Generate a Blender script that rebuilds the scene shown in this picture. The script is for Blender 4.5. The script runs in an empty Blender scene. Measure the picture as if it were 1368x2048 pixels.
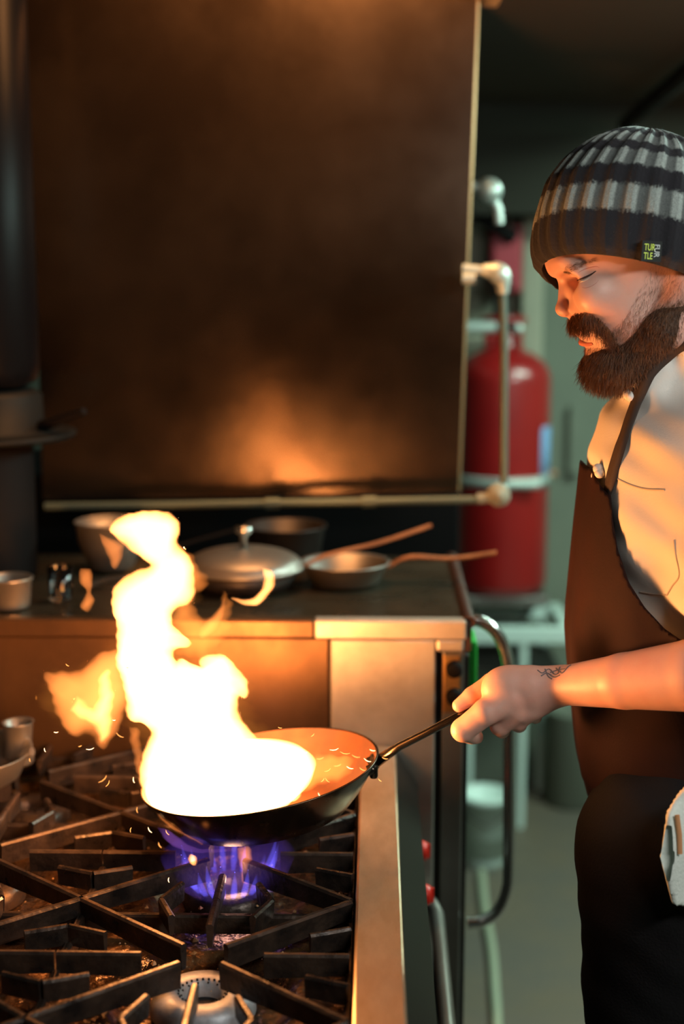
import bpy, math, random
import numpy as np
from mathutils import Vector, Matrix
random.seed(7); RNG = np.random.default_rng(7)
S = bpy.context.scene; COL = S.collection
F = 2844.0; W, H = 1368, 2048
PITCH = math.radians(9.66); YAW = math.atan(66/F*math.cos(PITCH)); CAMZ = 1.67
ROT = Matrix.Rotation(YAW, 3, 'Z') @ Matrix.Rotation(math.pi/2-PITCH, 3, 'X')
RN = np.array(ROT); CAM = np.array([0, 0, CAMZ])

# ------------------------------------------------------------ measuring helpers
def ray(px, py):
    return RN @ np.array([(px-W/2)/F, -(py-H/2)/F, -1.0])
def P(px, py, Y):            # world point seen at this place of the photo, on the vertical plane y = Y
    d = ray(px, py); return CAM + d*(Y/d[1])
def PZ(px, py, z):           # the same on the level plane z
    d = ray(px, py); return CAM + d*((z-CAMZ)/d[2])
def proj(p):
    q = (np.asarray(p)-CAM) @ RN
    return np.stack([W/2 + F*q[..., 0]/-q[..., 2], H/2 - F*q[..., 1]/-q[..., 2]], -1)

# ------------------------------------------------------------ object helpers
def tag(o, label=None, cat=None, group=None, kind=None):
    if label: o['label'] = label
    if cat: o['category'] = cat
    if group: o['group'] = group
    if kind: o['kind'] = kind
    return o
def link(o, parent=None):
    COL.objects.link(o)
    if parent is not None:
        o.parent = parent; o.matrix_parent_inverse = Matrix.Translation(-world_loc(parent))
    return o
def world_loc(o):
    v = Vector(o.location); p = o.parent
    return v if p is None else v
def empty(name, loc, label=None, cat=None, group=None):
    o = bpy.data.objects.new(name, None); COL.objects.link(o); o.location = [float(c) for c in loc]; o.empty_display_size = .05
    return tag(o, label, cat, group)
def mesh_np(name, V, Q, m, parent=None, smooth=True, tri=False):
    V = np.asarray(V, np.float32); Q = np.asarray(Q, np.int32); n = 3 if tri else 4
    me = bpy.data.meshes.new(name); me.vertices.add(len(V)); me.vertices.foreach_set('co', V.ravel())
    me.loops.add(Q.size); me.loops.foreach_set('vertex_index', Q.ravel())
    me.polygons.add(len(Q)); me.polygons.foreach_set('loop_start', np.arange(len(Q), dtype=np.int32)*n)
    me.polygons.foreach_set('loop_total', np.full(len(Q), n, np.int32))
    me.polygons.foreach_set('use_smooth', np.full(len(Q), smooth))
    me.update(calc_edges=True); me.validate()
    if m: me.materials.append(m)
    return link(bpy.data.objects.new(name, me), parent)
class MB:
    """collects shapes into one mesh"""
    def __init__(s): s.v = []; s.f = []; s.m = []; s.sm = []; s.k = 0
    def add(s, V, Fs, smooth=False):
        b = len(s.v); s.v += [tuple(map(float, v)) for v in V]
        for f in Fs: s.f.append(tuple(b+i for i in f)); s.m.append(s.k); s.sm.append(smooth)
        return s
    def box(s, a, b, bev=0):
        a = np.minimum(a, b)*1.0, np.maximum(a, b)*1.0; lo, hi = a
        c = min(bev, *(0.49*(hi-lo))) if bev else 0
        if not c:
            V = [(x, y, z) for x in (lo[0], hi[0]) for y in (lo[1], hi[1]) for z in (lo[2], hi[2])]
            return s.add(V, [(0,1,3,2),(4,6,7,5),(0,4,5,1),(2,3,7,6),(0,2,6,4),(1,5,7,3)])
        import bmesh
        bm = bmesh.new(); bmesh.ops.create_cube(bm, size=1)
        for v in bm.verts: v.co = Vector([(lo[i]+hi[i])/2+v.co[i]*(hi[i]-lo[i]) for i in range(3)])
        bmesh.ops.bevel(bm, geom=bm.edges[:], offset=c, segments=2, affect='EDGES', profile=.5)
        bm.verts.index_update(); s.add([v.co[:] for v in bm.verts], [[v.index for v in f.verts] for f in bm.faces]); bm.free()
        return s
    def tube(s, pts, r, n=12, flat=1.0, caps=True, up=(0,0,1)):
        pts = [Vector([float(c) for c in p]) for p in pts]; rr = r if hasattr(r, '__len__') else [r]*len(pts)
        V = []; prev = None
        for i, p in enumerate(pts):
            t = (pts[min(i+1, len(pts)-1)]-pts[max(i-1, 0)]).normalized()
            if prev is None:
                u = Vector(up)
                if abs(u.dot(t)) > .95: u = Vector((1, 0, 0))
                a = (u-t*u.dot(t)).normalized()
            else: a = (prev-t*prev.dot(t)).normalized()
            prev = a; b = t.cross(a)
            for k in range(n):
                q = 2*math.pi*k/n; V.append(p + a*math.cos(q)*rr[i]*flat + b*math.sin(q)*rr[i])
        Fs = [(i*n+k, i*n+(k+1) % n, (i+1)*n+(k+1) % n, (i+1)*n+k) for i in range(len(pts)-1) for k in range(n)]
        s.add(V, Fs, True)
        if caps: s.add(V[:n], [tuple(range(n))[::-1]]); s.add(V[-n:], [tuple(range(n))])
        return s
    def lathe(s, c, prof, n=32, M=None, smooth=True):
        """prof: (radius, height) list around z through c, M an optional 3x3 rotation"""
        V = []; c = Vector([float(x) for x in c])
        for r, z in prof:
            for k in range(n):
                q = 2*math.pi*k/n; v = Vector((r*math.cos(q), r*math.sin(q), z)); V.append(c+(M @ v if M else v))
        Fs = [(i*n+k, i*n+(k+1) % n, (i+1)*n+(k+1) % n, (i+1)*n+k) for i in range(len(prof)-1) for k in range(n)]
        return s.add(V, Fs, smooth)
    def build(s, name, mats, parent=None):
        me = bpy.data.meshes.new(name); me.from_pydata(s.v, [], s.f)
        for m in (mats if isinstance(mats, (list, tuple)) else [mats]): me.materials.append(m)
        me.polygons.foreach_set('material_index', s.m); me.polygons.foreach_set('use_smooth', s.sm)
        import bmesh
        bm = bmesh.new(); bm.from_mesh(me); bmesh.ops.recalc_face_normals(bm, faces=bm.faces[:]); bm.to_mesh(me); bm.free()
        me.update()
        return link(bpy.data.objects.new(name, me), parent)
def smoothpath(pts, n=8):
    pts = [np.array(p, float) for p in pts]; out = []
    q = [2*pts[0]-pts[1]]+pts+[2*pts[-1]-pts[-2]]
    for i in range(1, len(q)-2):
        for t in np.linspace(0, 1, n, endpoint=False):
            a, b, c, d = q[i-1:i+3]
            out.append(.5*((2*b)+(c-a)*t+(2*a-5*b+4*c-d)*t*t+(3*b-a-3*c+d)*t**3))
    return out+[pts[-1]]

# ------------------------------------------------------------ materials
def mat(name, col, rough=.5, metal=0., col2=None, scale=8., bump=0., bscale=60., rvar=0., sheen=0., sss=0., stretch=(1,1,1), coat=0., lo=.35, hi=.65, bdist=.002, spec=None):
    m = bpy.data.materials.new(name); m.use_nodes = True; N = m.node_tree.nodes; L = m.node_tree.links
    b = N['Principled BSDF']; b.inputs['Base Color'].default_value = (*col, 1); b.inputs['Roughness'].default_value = rough
    b.inputs['Metallic'].default_value = metal; b.inputs['Coat Weight'].default_value = coat
    if spec is not None: b.inputs['Specular IOR Level'].default_value = spec
    if sheen: b.inputs['Sheen Weight'].default_value = sheen; b.inputs['Sheen Roughness'].default_value = .6
    if sss:
        b.inputs['Subsurface Weight'].default_value = sss; b.inputs['Subsurface Radius'].default_value = (1, .35, .2); b.inputs['Subsurface Scale'].default_value = .006
    tc = N.new('ShaderNodeTexCoord'); mp = N.new('ShaderNodeMapping'); mp.inputs['Scale'].default_value = stretch
    L.new(tc.outputs['Object'], mp.inputs['Vector'])
    if col2 or rvar:
        n = N.new('ShaderNodeTexNoise'); n.inputs['Scale'].default_value = scale; n.inputs['Detail'].default_value = 6; n.inputs['Roughness'].default_value = .6
        L.new(mp.outputs[0], n.inputs['Vector'])
        if col2:
            r = N.new('ShaderNodeValToRGB'); r.color_ramp.elements[0].position = lo; r.color_ramp.elements[1].position = hi
            r.color_ramp.elements[0].color = (*col, 1); r.color_ramp.elements[1].color = (*col2, 1)
            L.new(n.outputs[0], r.inputs[0]); L.new(r.outputs[0], b.inputs['Base Color'])
        if rvar:
            mr = N.new('ShaderNodeMapRange'); mr.inputs[1].default_value = .3; mr.inputs[2].default_value = .7
            mr.inputs[3].default_value = max(0.02, rough-rvar); mr.inputs[4].default_value = min(1, rough+rvar)
            L.new(n.outputs[0], mr.inputs[0]); L.new(mr.outputs[0], b.inputs['Roughness'])
    if bump:
        n2 = N.new('ShaderNodeTexNoise'); n2.inputs['Scale'].default_value = bscale; n2.inputs['Detail'].default_value = 4
        L.new(mp.outputs[0], n2.inputs['Vector'])
        bp = N.new('ShaderNodeBump'); bp.inputs['Strength'].default_value = bump; bp.inputs['Distance'].default_value = bdist
        L.new(n2.outputs[0], bp.inputs['Height']); L.new(bp.outputs[0], b.inputs['Normal'])
    return m
def glow(name, col, strength):
    m = bpy.data.materials.new(name); m.use_nodes = True; N = m.node_tree.nodes; N.clear()
    e = N.new('ShaderNodeEmission'); e.inputs[0].default_value = (*col, 1); e.inputs[1].default_value = strength
    o = N.new('ShaderNodeOutputMaterial'); m.node_tree.links.new(e.outputs[0], o.inputs['Surface']); return m
def fire(name, col, dens):
    m = bpy.data.materials.new(name); m.use_nodes = True; N = m.node_tree.nodes; N.clear()
    e = N.new('ShaderNodeEmission'); e.inputs[0].default_value = (*col, 1); e.inputs[1].default_value = dens
    o = N.new('ShaderNodeOutputMaterial'); m.node_tree.links.new(e.outputs[0], o.inputs['Volume']); return m

M = {}
M['panel'] = mat('stained_steel', (.036,.024,.016), .20, .78, (.062,.042,.027), 3.2, .05, 5., .06, stretch=(1,1,1), bdist=.02)
M['panel_edge'] = mat('steel_edge', (.34,.22,.11), .4, .8)
M['steel'] = mat('brushed_steel', (.50,.46,.40), .36, .85, (.36,.32,.27), 9, .12, 30, .1)
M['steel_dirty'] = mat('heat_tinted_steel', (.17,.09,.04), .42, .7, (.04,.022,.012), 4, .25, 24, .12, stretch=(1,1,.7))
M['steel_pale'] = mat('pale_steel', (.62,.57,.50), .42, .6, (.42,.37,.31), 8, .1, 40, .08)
M['steel_grey'] = mat('grey_steel', (.30,.28,.25), .4, .75, (.22,.20,.18), 6)
M['chrome'] = mat('chrome_tube', (.55,.56,.54), .18, .95)
M['ledge'] = mat('worn_ledge_steel', (.78,.66,.50), .36, .8, (.50,.36,.22), 11, .15, 50, .12, stretch=(1,.35,1))
M['black'] = mat('black_enamel', (.007,.006,.006), .7, spec=.08)
M['dark'] = mat('dark_metal', (.03,.026,.024), .45, .5, (.05,.04,.035), 8)
M['iron'] = mat('cast_iron', (.026,.021,.019), .36, .5, (.08,.052,.036), 30, .5, 140, .15)
M['tray'] = mat('greasy_tray', (.035,.02,.012), .25, .5, (.20,.10,.035), 18, 1., 55, .2, lo=.42, hi=.72, bdist=.006)
M['crumb'] = mat('burnt_crumb', (.30,.15,.05), .45, 0, (.7,.45,.2), 60)
M['cap'] = mat('burner_aluminium', (.52,.55,.58), .5, .4, (.38,.38,.40), 40, .35, 120, .1)
M['hole'] = mat('port_hole', (.008,.008,.008), .8)
M['pan'] = mat('seasoned_pan_steel', (.06,.045,.035), .24, .9, (.12,.07,.04), 12, .1, 40, .08)
M['pan_in'] = mat('pan_inside', (.10,.035,.014), .5, .5, (.05,.02,.012), 14, .2, 60, .1)
M['handle'] = mat('dark_handle_steel', (.10,.085,.07), .2, .95)
M['rust'] = mat('rusty_handle', (.34,.16,.08), .55, .5, (.22,.1,.05), 30)
M['plate_lit'] = mat('orange_lit_plate', (.50,.28,.09), .35, .7, (.3,.16,.06), 20)  # orange light falling on the corner plate is put into its colour
M['red'] = mat('red_enamel', (.27,.009,.008), .32, 0, (.22,.008,.008), 6, coat=.3)
M['red_box'] = mat('red_paint', (.34,.02,.035), .5)
M['label_blue'] = mat('blue_label', (.16,.30,.52), .5)
M['galv'] = mat('galvanised_pipe', (.52,.62,.56), .42, .45, (.40,.48,.44), 30)
M['pipe_tan'] = mat('dull_pipe', (.12,.16,.13), .42, .5)
M['white_metal'] = mat('white_painted_steel', (.55,.68,.62), .5)
M['cream'] = mat('cream_board', (.30,.30,.22), .7, 0, (.24,.24,.18), 6)
M['wall'] = mat('grey_green_wall', (.145,.163,.122), .8, 0, (.118,.134,.102), 3)
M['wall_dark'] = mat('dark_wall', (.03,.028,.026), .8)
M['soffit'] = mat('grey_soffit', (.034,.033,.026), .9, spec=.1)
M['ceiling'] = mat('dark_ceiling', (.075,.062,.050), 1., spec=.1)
M['floor'] = mat('scuffed_floor', (.125,.10,.07), .55, 0, (.09,.08,.065), 3.5, .1, 30, .15)
M['green'] = mat('green_plastic', (.02,.42,.05), .45)
M['red_knob'] = mat('red_knob', (.75,.03,.015), .35)
M['hose'] = mat('pale_hose', (.30,.34,.24), .6)
M['glass'] = mat('glass', (.9,.9,.9), .05); M['glass'].node_tree.nodes['Principled BSDF'].inputs['Transmission Weight'].default_value = 1
M['skin'] = mat('skin', (.72,.44,.35), .45, 0, (.66,.34,.26), 16, .12, 420, .05, sss=.25, lo=.3, hi=.7, bdist=.0006)
M['lash'] = mat('dark_lash', (.035,.015,.01), .6)
M['eye'] = mat('eye_white', (.5,.42,.36), .15)
M['lip'] = mat('lip', (.52,.17,.12), .4, sss=.2)
M['fine_hair'] = mat('short_facial_hair', (.13,.055,.025), .5, 0, (.22,.10,.045), 70)
M['hair'] = mat('auburn_hair', (.075,.030,.013), .42, 0, (.19,.080,.03), 70)
M['beard_under'] = mat('beard_base_brown', (.045,.02,.011), .8, 0, (.09,.04,.018), 90, .8, 300)  # dark brown of the hair mass beneath the strands
M['coat'] = mat('white_chef_cotton', (.74,.71,.65), .85, 0, None, 8, .3, 420, bdist=.0008)
M['button'] = mat('white_knot_button', (.80,.76,.70), .6)
M['seam'] = mat('pocket_seam', (.48,.42,.36), .8)
M['apron'] = mat('dark_brown_apron_cloth', (.021,.0048,.0032), .8, 0, (.014,.0036,.0026), 12, .4, 350, spec=.2, bdist=.0008)
M['strap'] = mat('apron_strap_webbing', (.040,.024,.017), .8, 0, None, 8, .4, 500, bdist=.0006)
M['trousers'] = mat('black_trouser_cloth', (.008,.0075,.008), .9, 0, None, 8, .4, 300, spec=.15)
M['shoe'] = mat('black_leather', (.01,.01,.01), .4)
M['towel'] = mat('white_towel', (.68,.74,.68), .9, 0, None, 8, .6, 260)
M['towel_stripe'] = mat('orange_towel_stripe', (.60,.28,.12), .9)
M['tattoo'] = mat('tattoo_ink', (.16,.13,.14), .6)
M['tag_black'] = mat('label_black', (.01,.014,.013), .8)
M['tag_lime'] = mat('label_lime_thread', (.62,.80,.12), .7)
M['tag_white'] = mat('label_grey_thread', (.55,.62,.60), .7)
M['fuzz'] = mat('wool_fuzz', (.07,.08,.08), .9)

# ------------------------------------------------------------ implicit surface engine
def ell(c, r, R=None):
    c = np.array(c, np.float32); r = np.array(r, np.float32)
    def f(p):
        q = p-c
        if R is not None: q = q @ np.array(R, np.float32)
        k0 = np.sqrt(((q/r)**2).sum(1)); k1 = np.sqrt(((q/(r*r))**2).sum(1))
        return k0*(k0-1)/np.maximum(k1, 1e-6)
    return f
def cone(a, b, ra, rb, sy=1.0):
    a = np.array(a, np.float32); b = np.array(b, np.float32)
    def f(p):
        s = np.array([1, sy, 1], np.float32)
        ba = (b-a)*s; pa = (p-a)*s; h = np.clip((pa@ba)/(ba@ba), 0, 1)
        return np.linalg.norm(pa-h[:, None]*ba, axis=1)-(ra+(rb-ra)*h)
    return f
def smin(a, b, k):
    h = np.clip(.5+.5*(b-a)/k, 0, 1); return b+(a-b)*h-k*h*(1-h)
def U(items, k=.01):
    """items: f or (f,k) or (f,k,'sub')"""
    def F_(p):
        d = None
        for it in items:
            f, kk, op = (it, k, '') if callable(it) else (it[0], it[1], it[2] if len(it) > 2 else '')
            v = f(p)
            if d is None: d = v
            elif op == 'sub': d = -smin(-d, v, kk)
            else: d = smin(d, v, kk)
        return d
    return F_
def both(fn): return [fn(1), fn(-1)]
def surface(f, lo, hi, h):
    lo = np.array(lo, np.float64); hi = np.array(hi, np.float64); B = 12
    nb = np.maximum(1, np.ceil((hi-lo)/(h*B)).astype(int))
    bi = np.stack(np.meshgrid(*[np.arange(n) for n in nb], indexing='ij'), -1).reshape(-1, 3)
    cen = lo+(bi+.5)*h*B
    act = bi[np.abs(f(cen.astype(np.float32))) < h*B*1.55]
    NN = (nb*B+2).astype(np.int64)
    def key(i, j, k): return (i*NN[1]+j)*NN[2]+k
    g = np.arange(B+1); G = np.stack(np.meshgrid(g, g, g, indexing='ij'), -1).reshape(-1, 3)
    KV = []; VV = []; QD = []
    for b in act:
        o = b*B; val = f((lo+(G+o)*h).astype(np.float32)).reshape(B+1, B+1, B+1)
        if val.min() > 0 or val.max() < 0: continue
        s = val < 0
        acc = np.zeros((B, B, B, 3)); cnt = np.zeros((B, B, B))
        base = G.reshape(B+1, B+1, B+1, 3)
        for ax in range(3):
            n0 = [slice(None)]*3; n1 = [slice(None)]*3; n0[ax] = slice(0, B); n1[ax] = slice(1, B+1)
            v0 = val[tuple(n0)]; v1 = val[tuple(n1)]; cr = (v0 < 0) != (v1 < 0)
            t = np.where(cr, v0/np.where(cr, v0-v1, 1), 0)
            pt = base[tuple(n0)].astype(float).copy(); pt[..., ax] += t
            o1, o2 = [a for a in range(3) if a != ax]
            for d1 in (0, 1):
                for d2 in (0, 1):
                    sl = [slice(0, B)]*3; sl[o1] = slice(d1, d1+B); sl[o2] = slice(d2, d2+B); sl = tuple(sl)
                    c = cr[sl]; acc += np.where(c[..., None], pt[sl], 0); cnt += c
            # quads on edges owned by this block
            own = [slice(0, B)]*3; c = cr[tuple(own)]; neg = v0[tuple(own)] < 0
            idx = np.argwhere(c)
            if len(idx):
                ii = idx+o; a1, a2 = (ax+1) % 3, (ax+2) % 3
                ok = (ii[:, a1] > 0) & (ii[:, a2] > 0)
                fl = neg[tuple(idx.T)]; ii = ii[ok]; fl = fl[ok]
                q = []
                for (u, v) in ((1, 1), (0, 1), (0, 0), (1, 0)):
                    e = ii.copy(); e[:, a1] -= u; e[:, a2] -= v; q.append(key(e[:, 0], e[:, 1], e[:, 2]))
                q = np.stack(q, 1); q[~fl] = q[~fl][:, ::-1]; QD.append(q)
        hit = np.argwhere(cnt > 0)
        if len(hit):
            v = acc[tuple(hit.T)]/cnt[tuple(hit.T)][:, None]; gi = hit+o
            KV.append(key(gi[:, 0], gi[:, 1], gi[:, 2])); VV.append(lo+(v+o)*h)
    K = np.concatenate(KV); V = np.concatenate(VV); Q = np.concatenate(QD)
    od = np.argsort(K); K = K[od]; V = V[od]
    pos = np.clip(np.searchsorted(K, Q), 0, len(K)-1); ok = (K[pos] == Q).all(1)
    V32 = V.astype(np.float32); e = h*.4; n = grad(f, V32, e); d = f(V32)
    V = V-n*np.clip(d, -h, h)[:, None]*.8
    return V, pos[ok]
def grad(f, V, e=.001):
    V = V.astype(np.float32); n = np.stack([f(V+np.eye(3, dtype=np.float32)[a]*e)-f(V-np.eye(3, dtype=np.float32)[a]*e) for a in range(3)], 1)
    return n/np.maximum(np.linalg.norm(n, axis=1, keepdims=True), 1e-9)
def hit(f, px, py, y0=1.30, y1=1.85, n=160):
    ys = np.linspace(y0, y1, n); d = ray(px, py); pts = CAM+np.outer(ys/d[1], d); v = f(pts.astype(np.float32)); i = np.argmax(v < 0)
    if v[i] >= 0: i = np.argmin(v); return pts[i]
    t = v[i-1]/(v[i-1]-v[i]) if i > 0 else 0; return pts[i-1]+(pts[i]-pts[i-1])*t
def hits(f, pts, off=0.):
    p = np.array([hit(f, a, b) for a, b in pts]); return p+grad(f, p)*off
def join(parts):
    Vs, Qs, b = [], [], 0
    for V, Q in parts: Vs.append(V); Qs.append(Q+b); b += len(V)
    return np.concatenate(Vs), np.concatenate(Qs)
def inpoly(p, poly):
    x, y = p[:, 0], p[:, 1]; r = np.zeros(len(p), bool); n = len(poly)
    for i in range(n):
        (x0, y0), (x1, y1) = poly[i], poly[(i+1) % n]
        c = ((y0 > y) != (y1 > y)); xi = (x1-x0)*(y-y0)/((y1-y0) if y1 != y0 else 1e-9)+x0
        r ^= c & (x < xi)
    return r
def polydist(p, poly):
    d = np.full(len(p), 1e9); n = len(poly); P_ = np.array(poly, float)
    for i in range(n):
        a, b = P_[i], P_[(i+1) % n]; ba = b-a; h = np.clip(((p-a)@ba)/max(ba@ba, 1e-12), 0, 1)
        d = np.minimum(d, np.linalg.norm(p-a-h[:, None]*ba, axis=1))
    return np.where(inpoly(p, poly), -d, d)
def strands(name, roots, dirs, lens, rad, m, parent, bend=(0,0,-1), curl=.25, seg=4):
    n = len(roots)
    if n == 0: return None
    bend = np.array(bend, float); V = []; p = roots.copy(); d = dirs.copy()
    wob = RNG.normal(0, curl, (n, 3)); rings = []
    for s_ in range(seg+1):
        r = rad*(1-s_/seg*.8); a = np.cross(d, np.array([.3, .5, .8])); a /= np.linalg.norm(a, axis=1, keepdims=True)+1e-9
        b = np.cross(d, a)
        rings.append(np.stack([p+r*(a*math.cos(q)+b*math.sin(q)) for q in (0, 2.094, 4.189)], 1))
        p = p+d*(lens/seg)[:, None]; d = d+bend*.25+wob*.35+RNG.normal(0, curl*.4, (n, 3)); d /= np.linalg.norm(d, axis=1, keepdims=True)
    V = np.stack(rings, 1).reshape(-1, 3)
    i = np.arange(n)[:, None, None]*(seg+1)*3; s_ = np.arange(seg)[None, :, None]*3; k = np.arange(3)[None, None, :]; k2 = (k+1) % 3
    Q = np.stack([i+s_+k, i+s_+k2, i+s_+3+k2, i+s_+3+k], -1).reshape(-1, 4)
    return mesh_np(name, V, Q, m, parent)

# ============================================================ camera and light
cd = bpy.data.cameras.new('camera'); cam = bpy.data.objects.new('camera', cd); COL.objects.link(cam); S.camera = cam
cam.matrix_world = Matrix.Translation(CAM.tolist()) @ ROT.to_4x4()
cd.sensor_fit = 'VERTICAL'; cd.sensor_height = 36; cd.lens = F*36/H; cd.clip_start = .05
cd.dof.use_dof = True; cd.dof.focus_distance = 1.66; cd.dof.aperture_fstop = 2.1
S.view_settings.view_transform = 'Standard'; S.view_settings.look = 'None'; S.view_settings.exposure = 0; S.view_settings.gamma = 1
S.cycles.use_denoising = True; S.cycles.sample_clamp_indirect = 4; S.cycles.max_bounces = 6; S.cycles.volume_bounces = 0
w = bpy.data.worlds.new('world'); S.world = w; w.use_nodes = True
w.node_tree.nodes['Background'].inputs[0].default_value = (.55, .75, .68, 1); w.node_tree.nodes['Background'].inputs[1].default_value = .03
def area(name, loc, target, size, power, col, size_y=None, spread=None):
    l = bpy.data.lights.new(name, 'AREA'); l.energy = power; l.color = col; l.size = size
    if size_y: l.shape = 'RECTANGLE'; l.size_y = size_y
    if spread: l.spread = spread
    o = bpy.data.objects.new(name, l); COL.objects.link(o); o.location = loc
    o.rotation_euler = (Vector(target)-Vector(loc)).to_track_quat('-Z', 'Y').to_euler(); return o
def point(name, loc, power, col, r):
    l = bpy.data.lights.new(name, 'POINT'); l.energy = power; l.color = col; l.shadow_soft_size = r
    o = bpy.data.objects.new(name, l); COL.objects.link(o); o.location = [float(c) for c in loc]; return o
area('kitchen_fluorescent', (1.35, 2.2, 2.12), (.7, 2.0, .9), 1.1, 58, (.70, 1., .90), .3)
area('kitchen_fluorescent', (.95, .55, 2.12), (.35, 1.7, 1.3), 1.0, 27, (.95, .95, .90), .25)
area('kitchen_fluorescent', (1.25, 3.5, 2.12), (1.25, 3.52, 0), .9, 36, (.70, 1., .84), .25)
area('hood_lamp', (-.10, 2.40, 2.34), (-.09, 2.66, 2.12), .55, 19, (1., .42, .14), .12)
FIRE = (1., .40, .12)
point('fire_light', P(370, 1500, 1.66), 8.5, (1., .40, .12), .05)
point('fire_light', P(500, 1560, 1.64), 9, (1., .40, .12), .04)
point('fire_light', P(300, 1300, 1.68), 2.0, (1., .40, .12), .04)
point('burner_glow', P(470, 1735, 1.68), .25, (.8, .42, .3), .02)

# ============================================================ the room
def struct(mb, name, m): return tag(mb.build(name, m), kind='structure')
ZC = 2.14; YB = 4.5
struct(MB().box((-1.35, -.6, -.05), (2.4, YB+.1, 0)), 'floor', M['floor'])
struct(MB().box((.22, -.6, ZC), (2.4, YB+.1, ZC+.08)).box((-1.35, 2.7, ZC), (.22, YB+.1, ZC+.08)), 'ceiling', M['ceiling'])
struct(MB().box((-1.35, YB, 0), (2.4, YB+.1, ZC)), 'wall_back', M['wall'])
struct(MB().box((2.3, -.6, 0), (2.4, YB, 2.6)), 'wall_right', M['wall'])
struct(MB().box((-1.35, -.6, 0), (-1.25, YB, 2.9)), 'wall_left', M['wall_dark'])
z1 = P(1000, 428, YB-.3)[2]
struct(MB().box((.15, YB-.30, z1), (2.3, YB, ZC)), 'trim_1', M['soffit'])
tag(MB().tube([P(1250, 250, 4.0), P(1368, 150, 3.2), P(1420, 110, 2.9)], .02).build('ceiling_conduit', M['black']), 'black conduit running along the dark ceiling above the knit hat', 'pipe')
# cream board with light trim on the wall
def fbox(px0, py0, px1, py1, Y, dep, bev=0):
    a = P(px0, py0, Y); b = P(px1, py1, Y); return np.array([a[0], Y, a[2]]), np.array([b[0], Y+dep, b[2]])
mb = MB(); a, b = fbox(915, 432, 1078, 1010, YB-.04, .04); mb.box(a, b, .004)
o = mb.build('wall_board', M['cream']); tag(o, 'cream board on the back wall behind the red cylinder valve', 'board')
mb = MB(); a, b = fbox(1046, 425, 1082, 760, YB-.12, .08); mb.box(a, b, .01)
tag(mb.build('pale_post', M['cream']), 'pale vertical post on the wall between red box and hat', 'post')
mb = MB(); a, b = fbox(1140, 812, 1160, 950, YB-.03, .03); mb.box(a, b, .004)
tag(mb.build('wall_outlet', M['wall']), 'narrow grey-green cover plate on the wall beside the apron bib', 'cover plate')

# fire suppression cylinder
YT = 4.28
c = P(1003, 900, YT); zt = P(1003, 672, YT)[2]; zb = P(1003, 1178, YT)[2]; R0 = P(1098, 900, YT)[0]-c[0]
cyl = empty('suppression_cylinder', (c[0], YT, zb), 'tall red pressure cylinder strapped up near the back wall', 'cylinder')
h_ = zt-zb
prof = [(0, 0), (R0*.8, 0), (R0*.96, .012), (R0, .04), (R0, h_-.13)]+[(R0*math.cos(a)*1., h_-.13+.10*math.sin(a)) for a in np.linspace(.15, 1.15, 8)]+[(R0*.38, h_-.012), (R0*.36, h_+.02), (0, h_+.02)]
MB().lathe((c[0], YT, zb), prof, 48).build('tank', M['red'], cyl)
mb = MB(); ring = R0*.42
for q in range(4):
    an = q*math.pi/2+.6; mb.tube([(c[0]+ring*math.cos(an), YT+ring*math.sin(an), zt-.03), (c[0]+ring*math.cos(an), YT+ring*math.sin(an), zt+.05)], .012, 8)
mb.tube([(c[0]+ring*math.cos(t), YT+ring*math.sin(t), zt+.05) for t in np.linspace(0, 2*math.pi, 25)], .010, 8)
mb.build('valve_guard', M['red'], cyl)
MB().lathe((c[0]-.01, YT, zt+.015), [(0,0),(.03,0),(.03,.05),(.022,.06),(.022,.12),(.035,.125),(.035,.15),(0,.15)], 20).build('valve', M['dark'], cyl)
zs = P(1003, 953, YT)[2]
MB().lathe((c[0], YT, zs-.014), [(R0+.001,0),(R0+.006,.001),(R0+.006,.027),(R0+.001,.028)], 48).tube([(c[0]-.02, YT-R0-.012, zs), (c[0]+.10, YT-R0-.006, zs)], .015, 8).build('strap', M['galv'], cyl)
MB().tube([P(1092, 948, YT-.03), P(1112, 948, YT-.03)], .011, 10).build('strap_bolt', M['rust'], cyl)
mb = MB()
a0, a1 = -.72, -.28
zl0, zl1 = P(1000, 965, YT)[2], P(1000, 848, YT)[2]
V = []; n = 8
for k in range(n+1):
    q = a0+(a1-a0)*k/n
    for z in (zl0, zl1):
        for r in (R0+.0005, R0+.0025): V.append((c[0]+r*math.cos(q), YT+r*math.sin(q), z))
Fs = []
for k in range(n):
    b_ = k*4; Fs += [(b_+1, b_+3, b_+7, b_+5), (b_, b_+4, b_+6, b_+2), (b_+2, b_+6, b_+7, b_+3), (b_, b_+1, b_+5, b_+4)]
mb.add(V, Fs, True).build('information_label', M['label_blue'], cyl)
mb = MB(); mb.box((c[0]-.14, YT-.11, zb-.03), (c[0]+.14, YB, zb), .004)
for s in (-.08, .10): mb.tube([(c[0]+s, YT-.06, zb-.03), (c[0]+s, YB-.01, zb-.15)], .012, 8)
tag(mb.build('wall_bracket_shelf', M['steel_grey']), 'grey steel bracket shelf holding the red cylinder', 'shelf')
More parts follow.
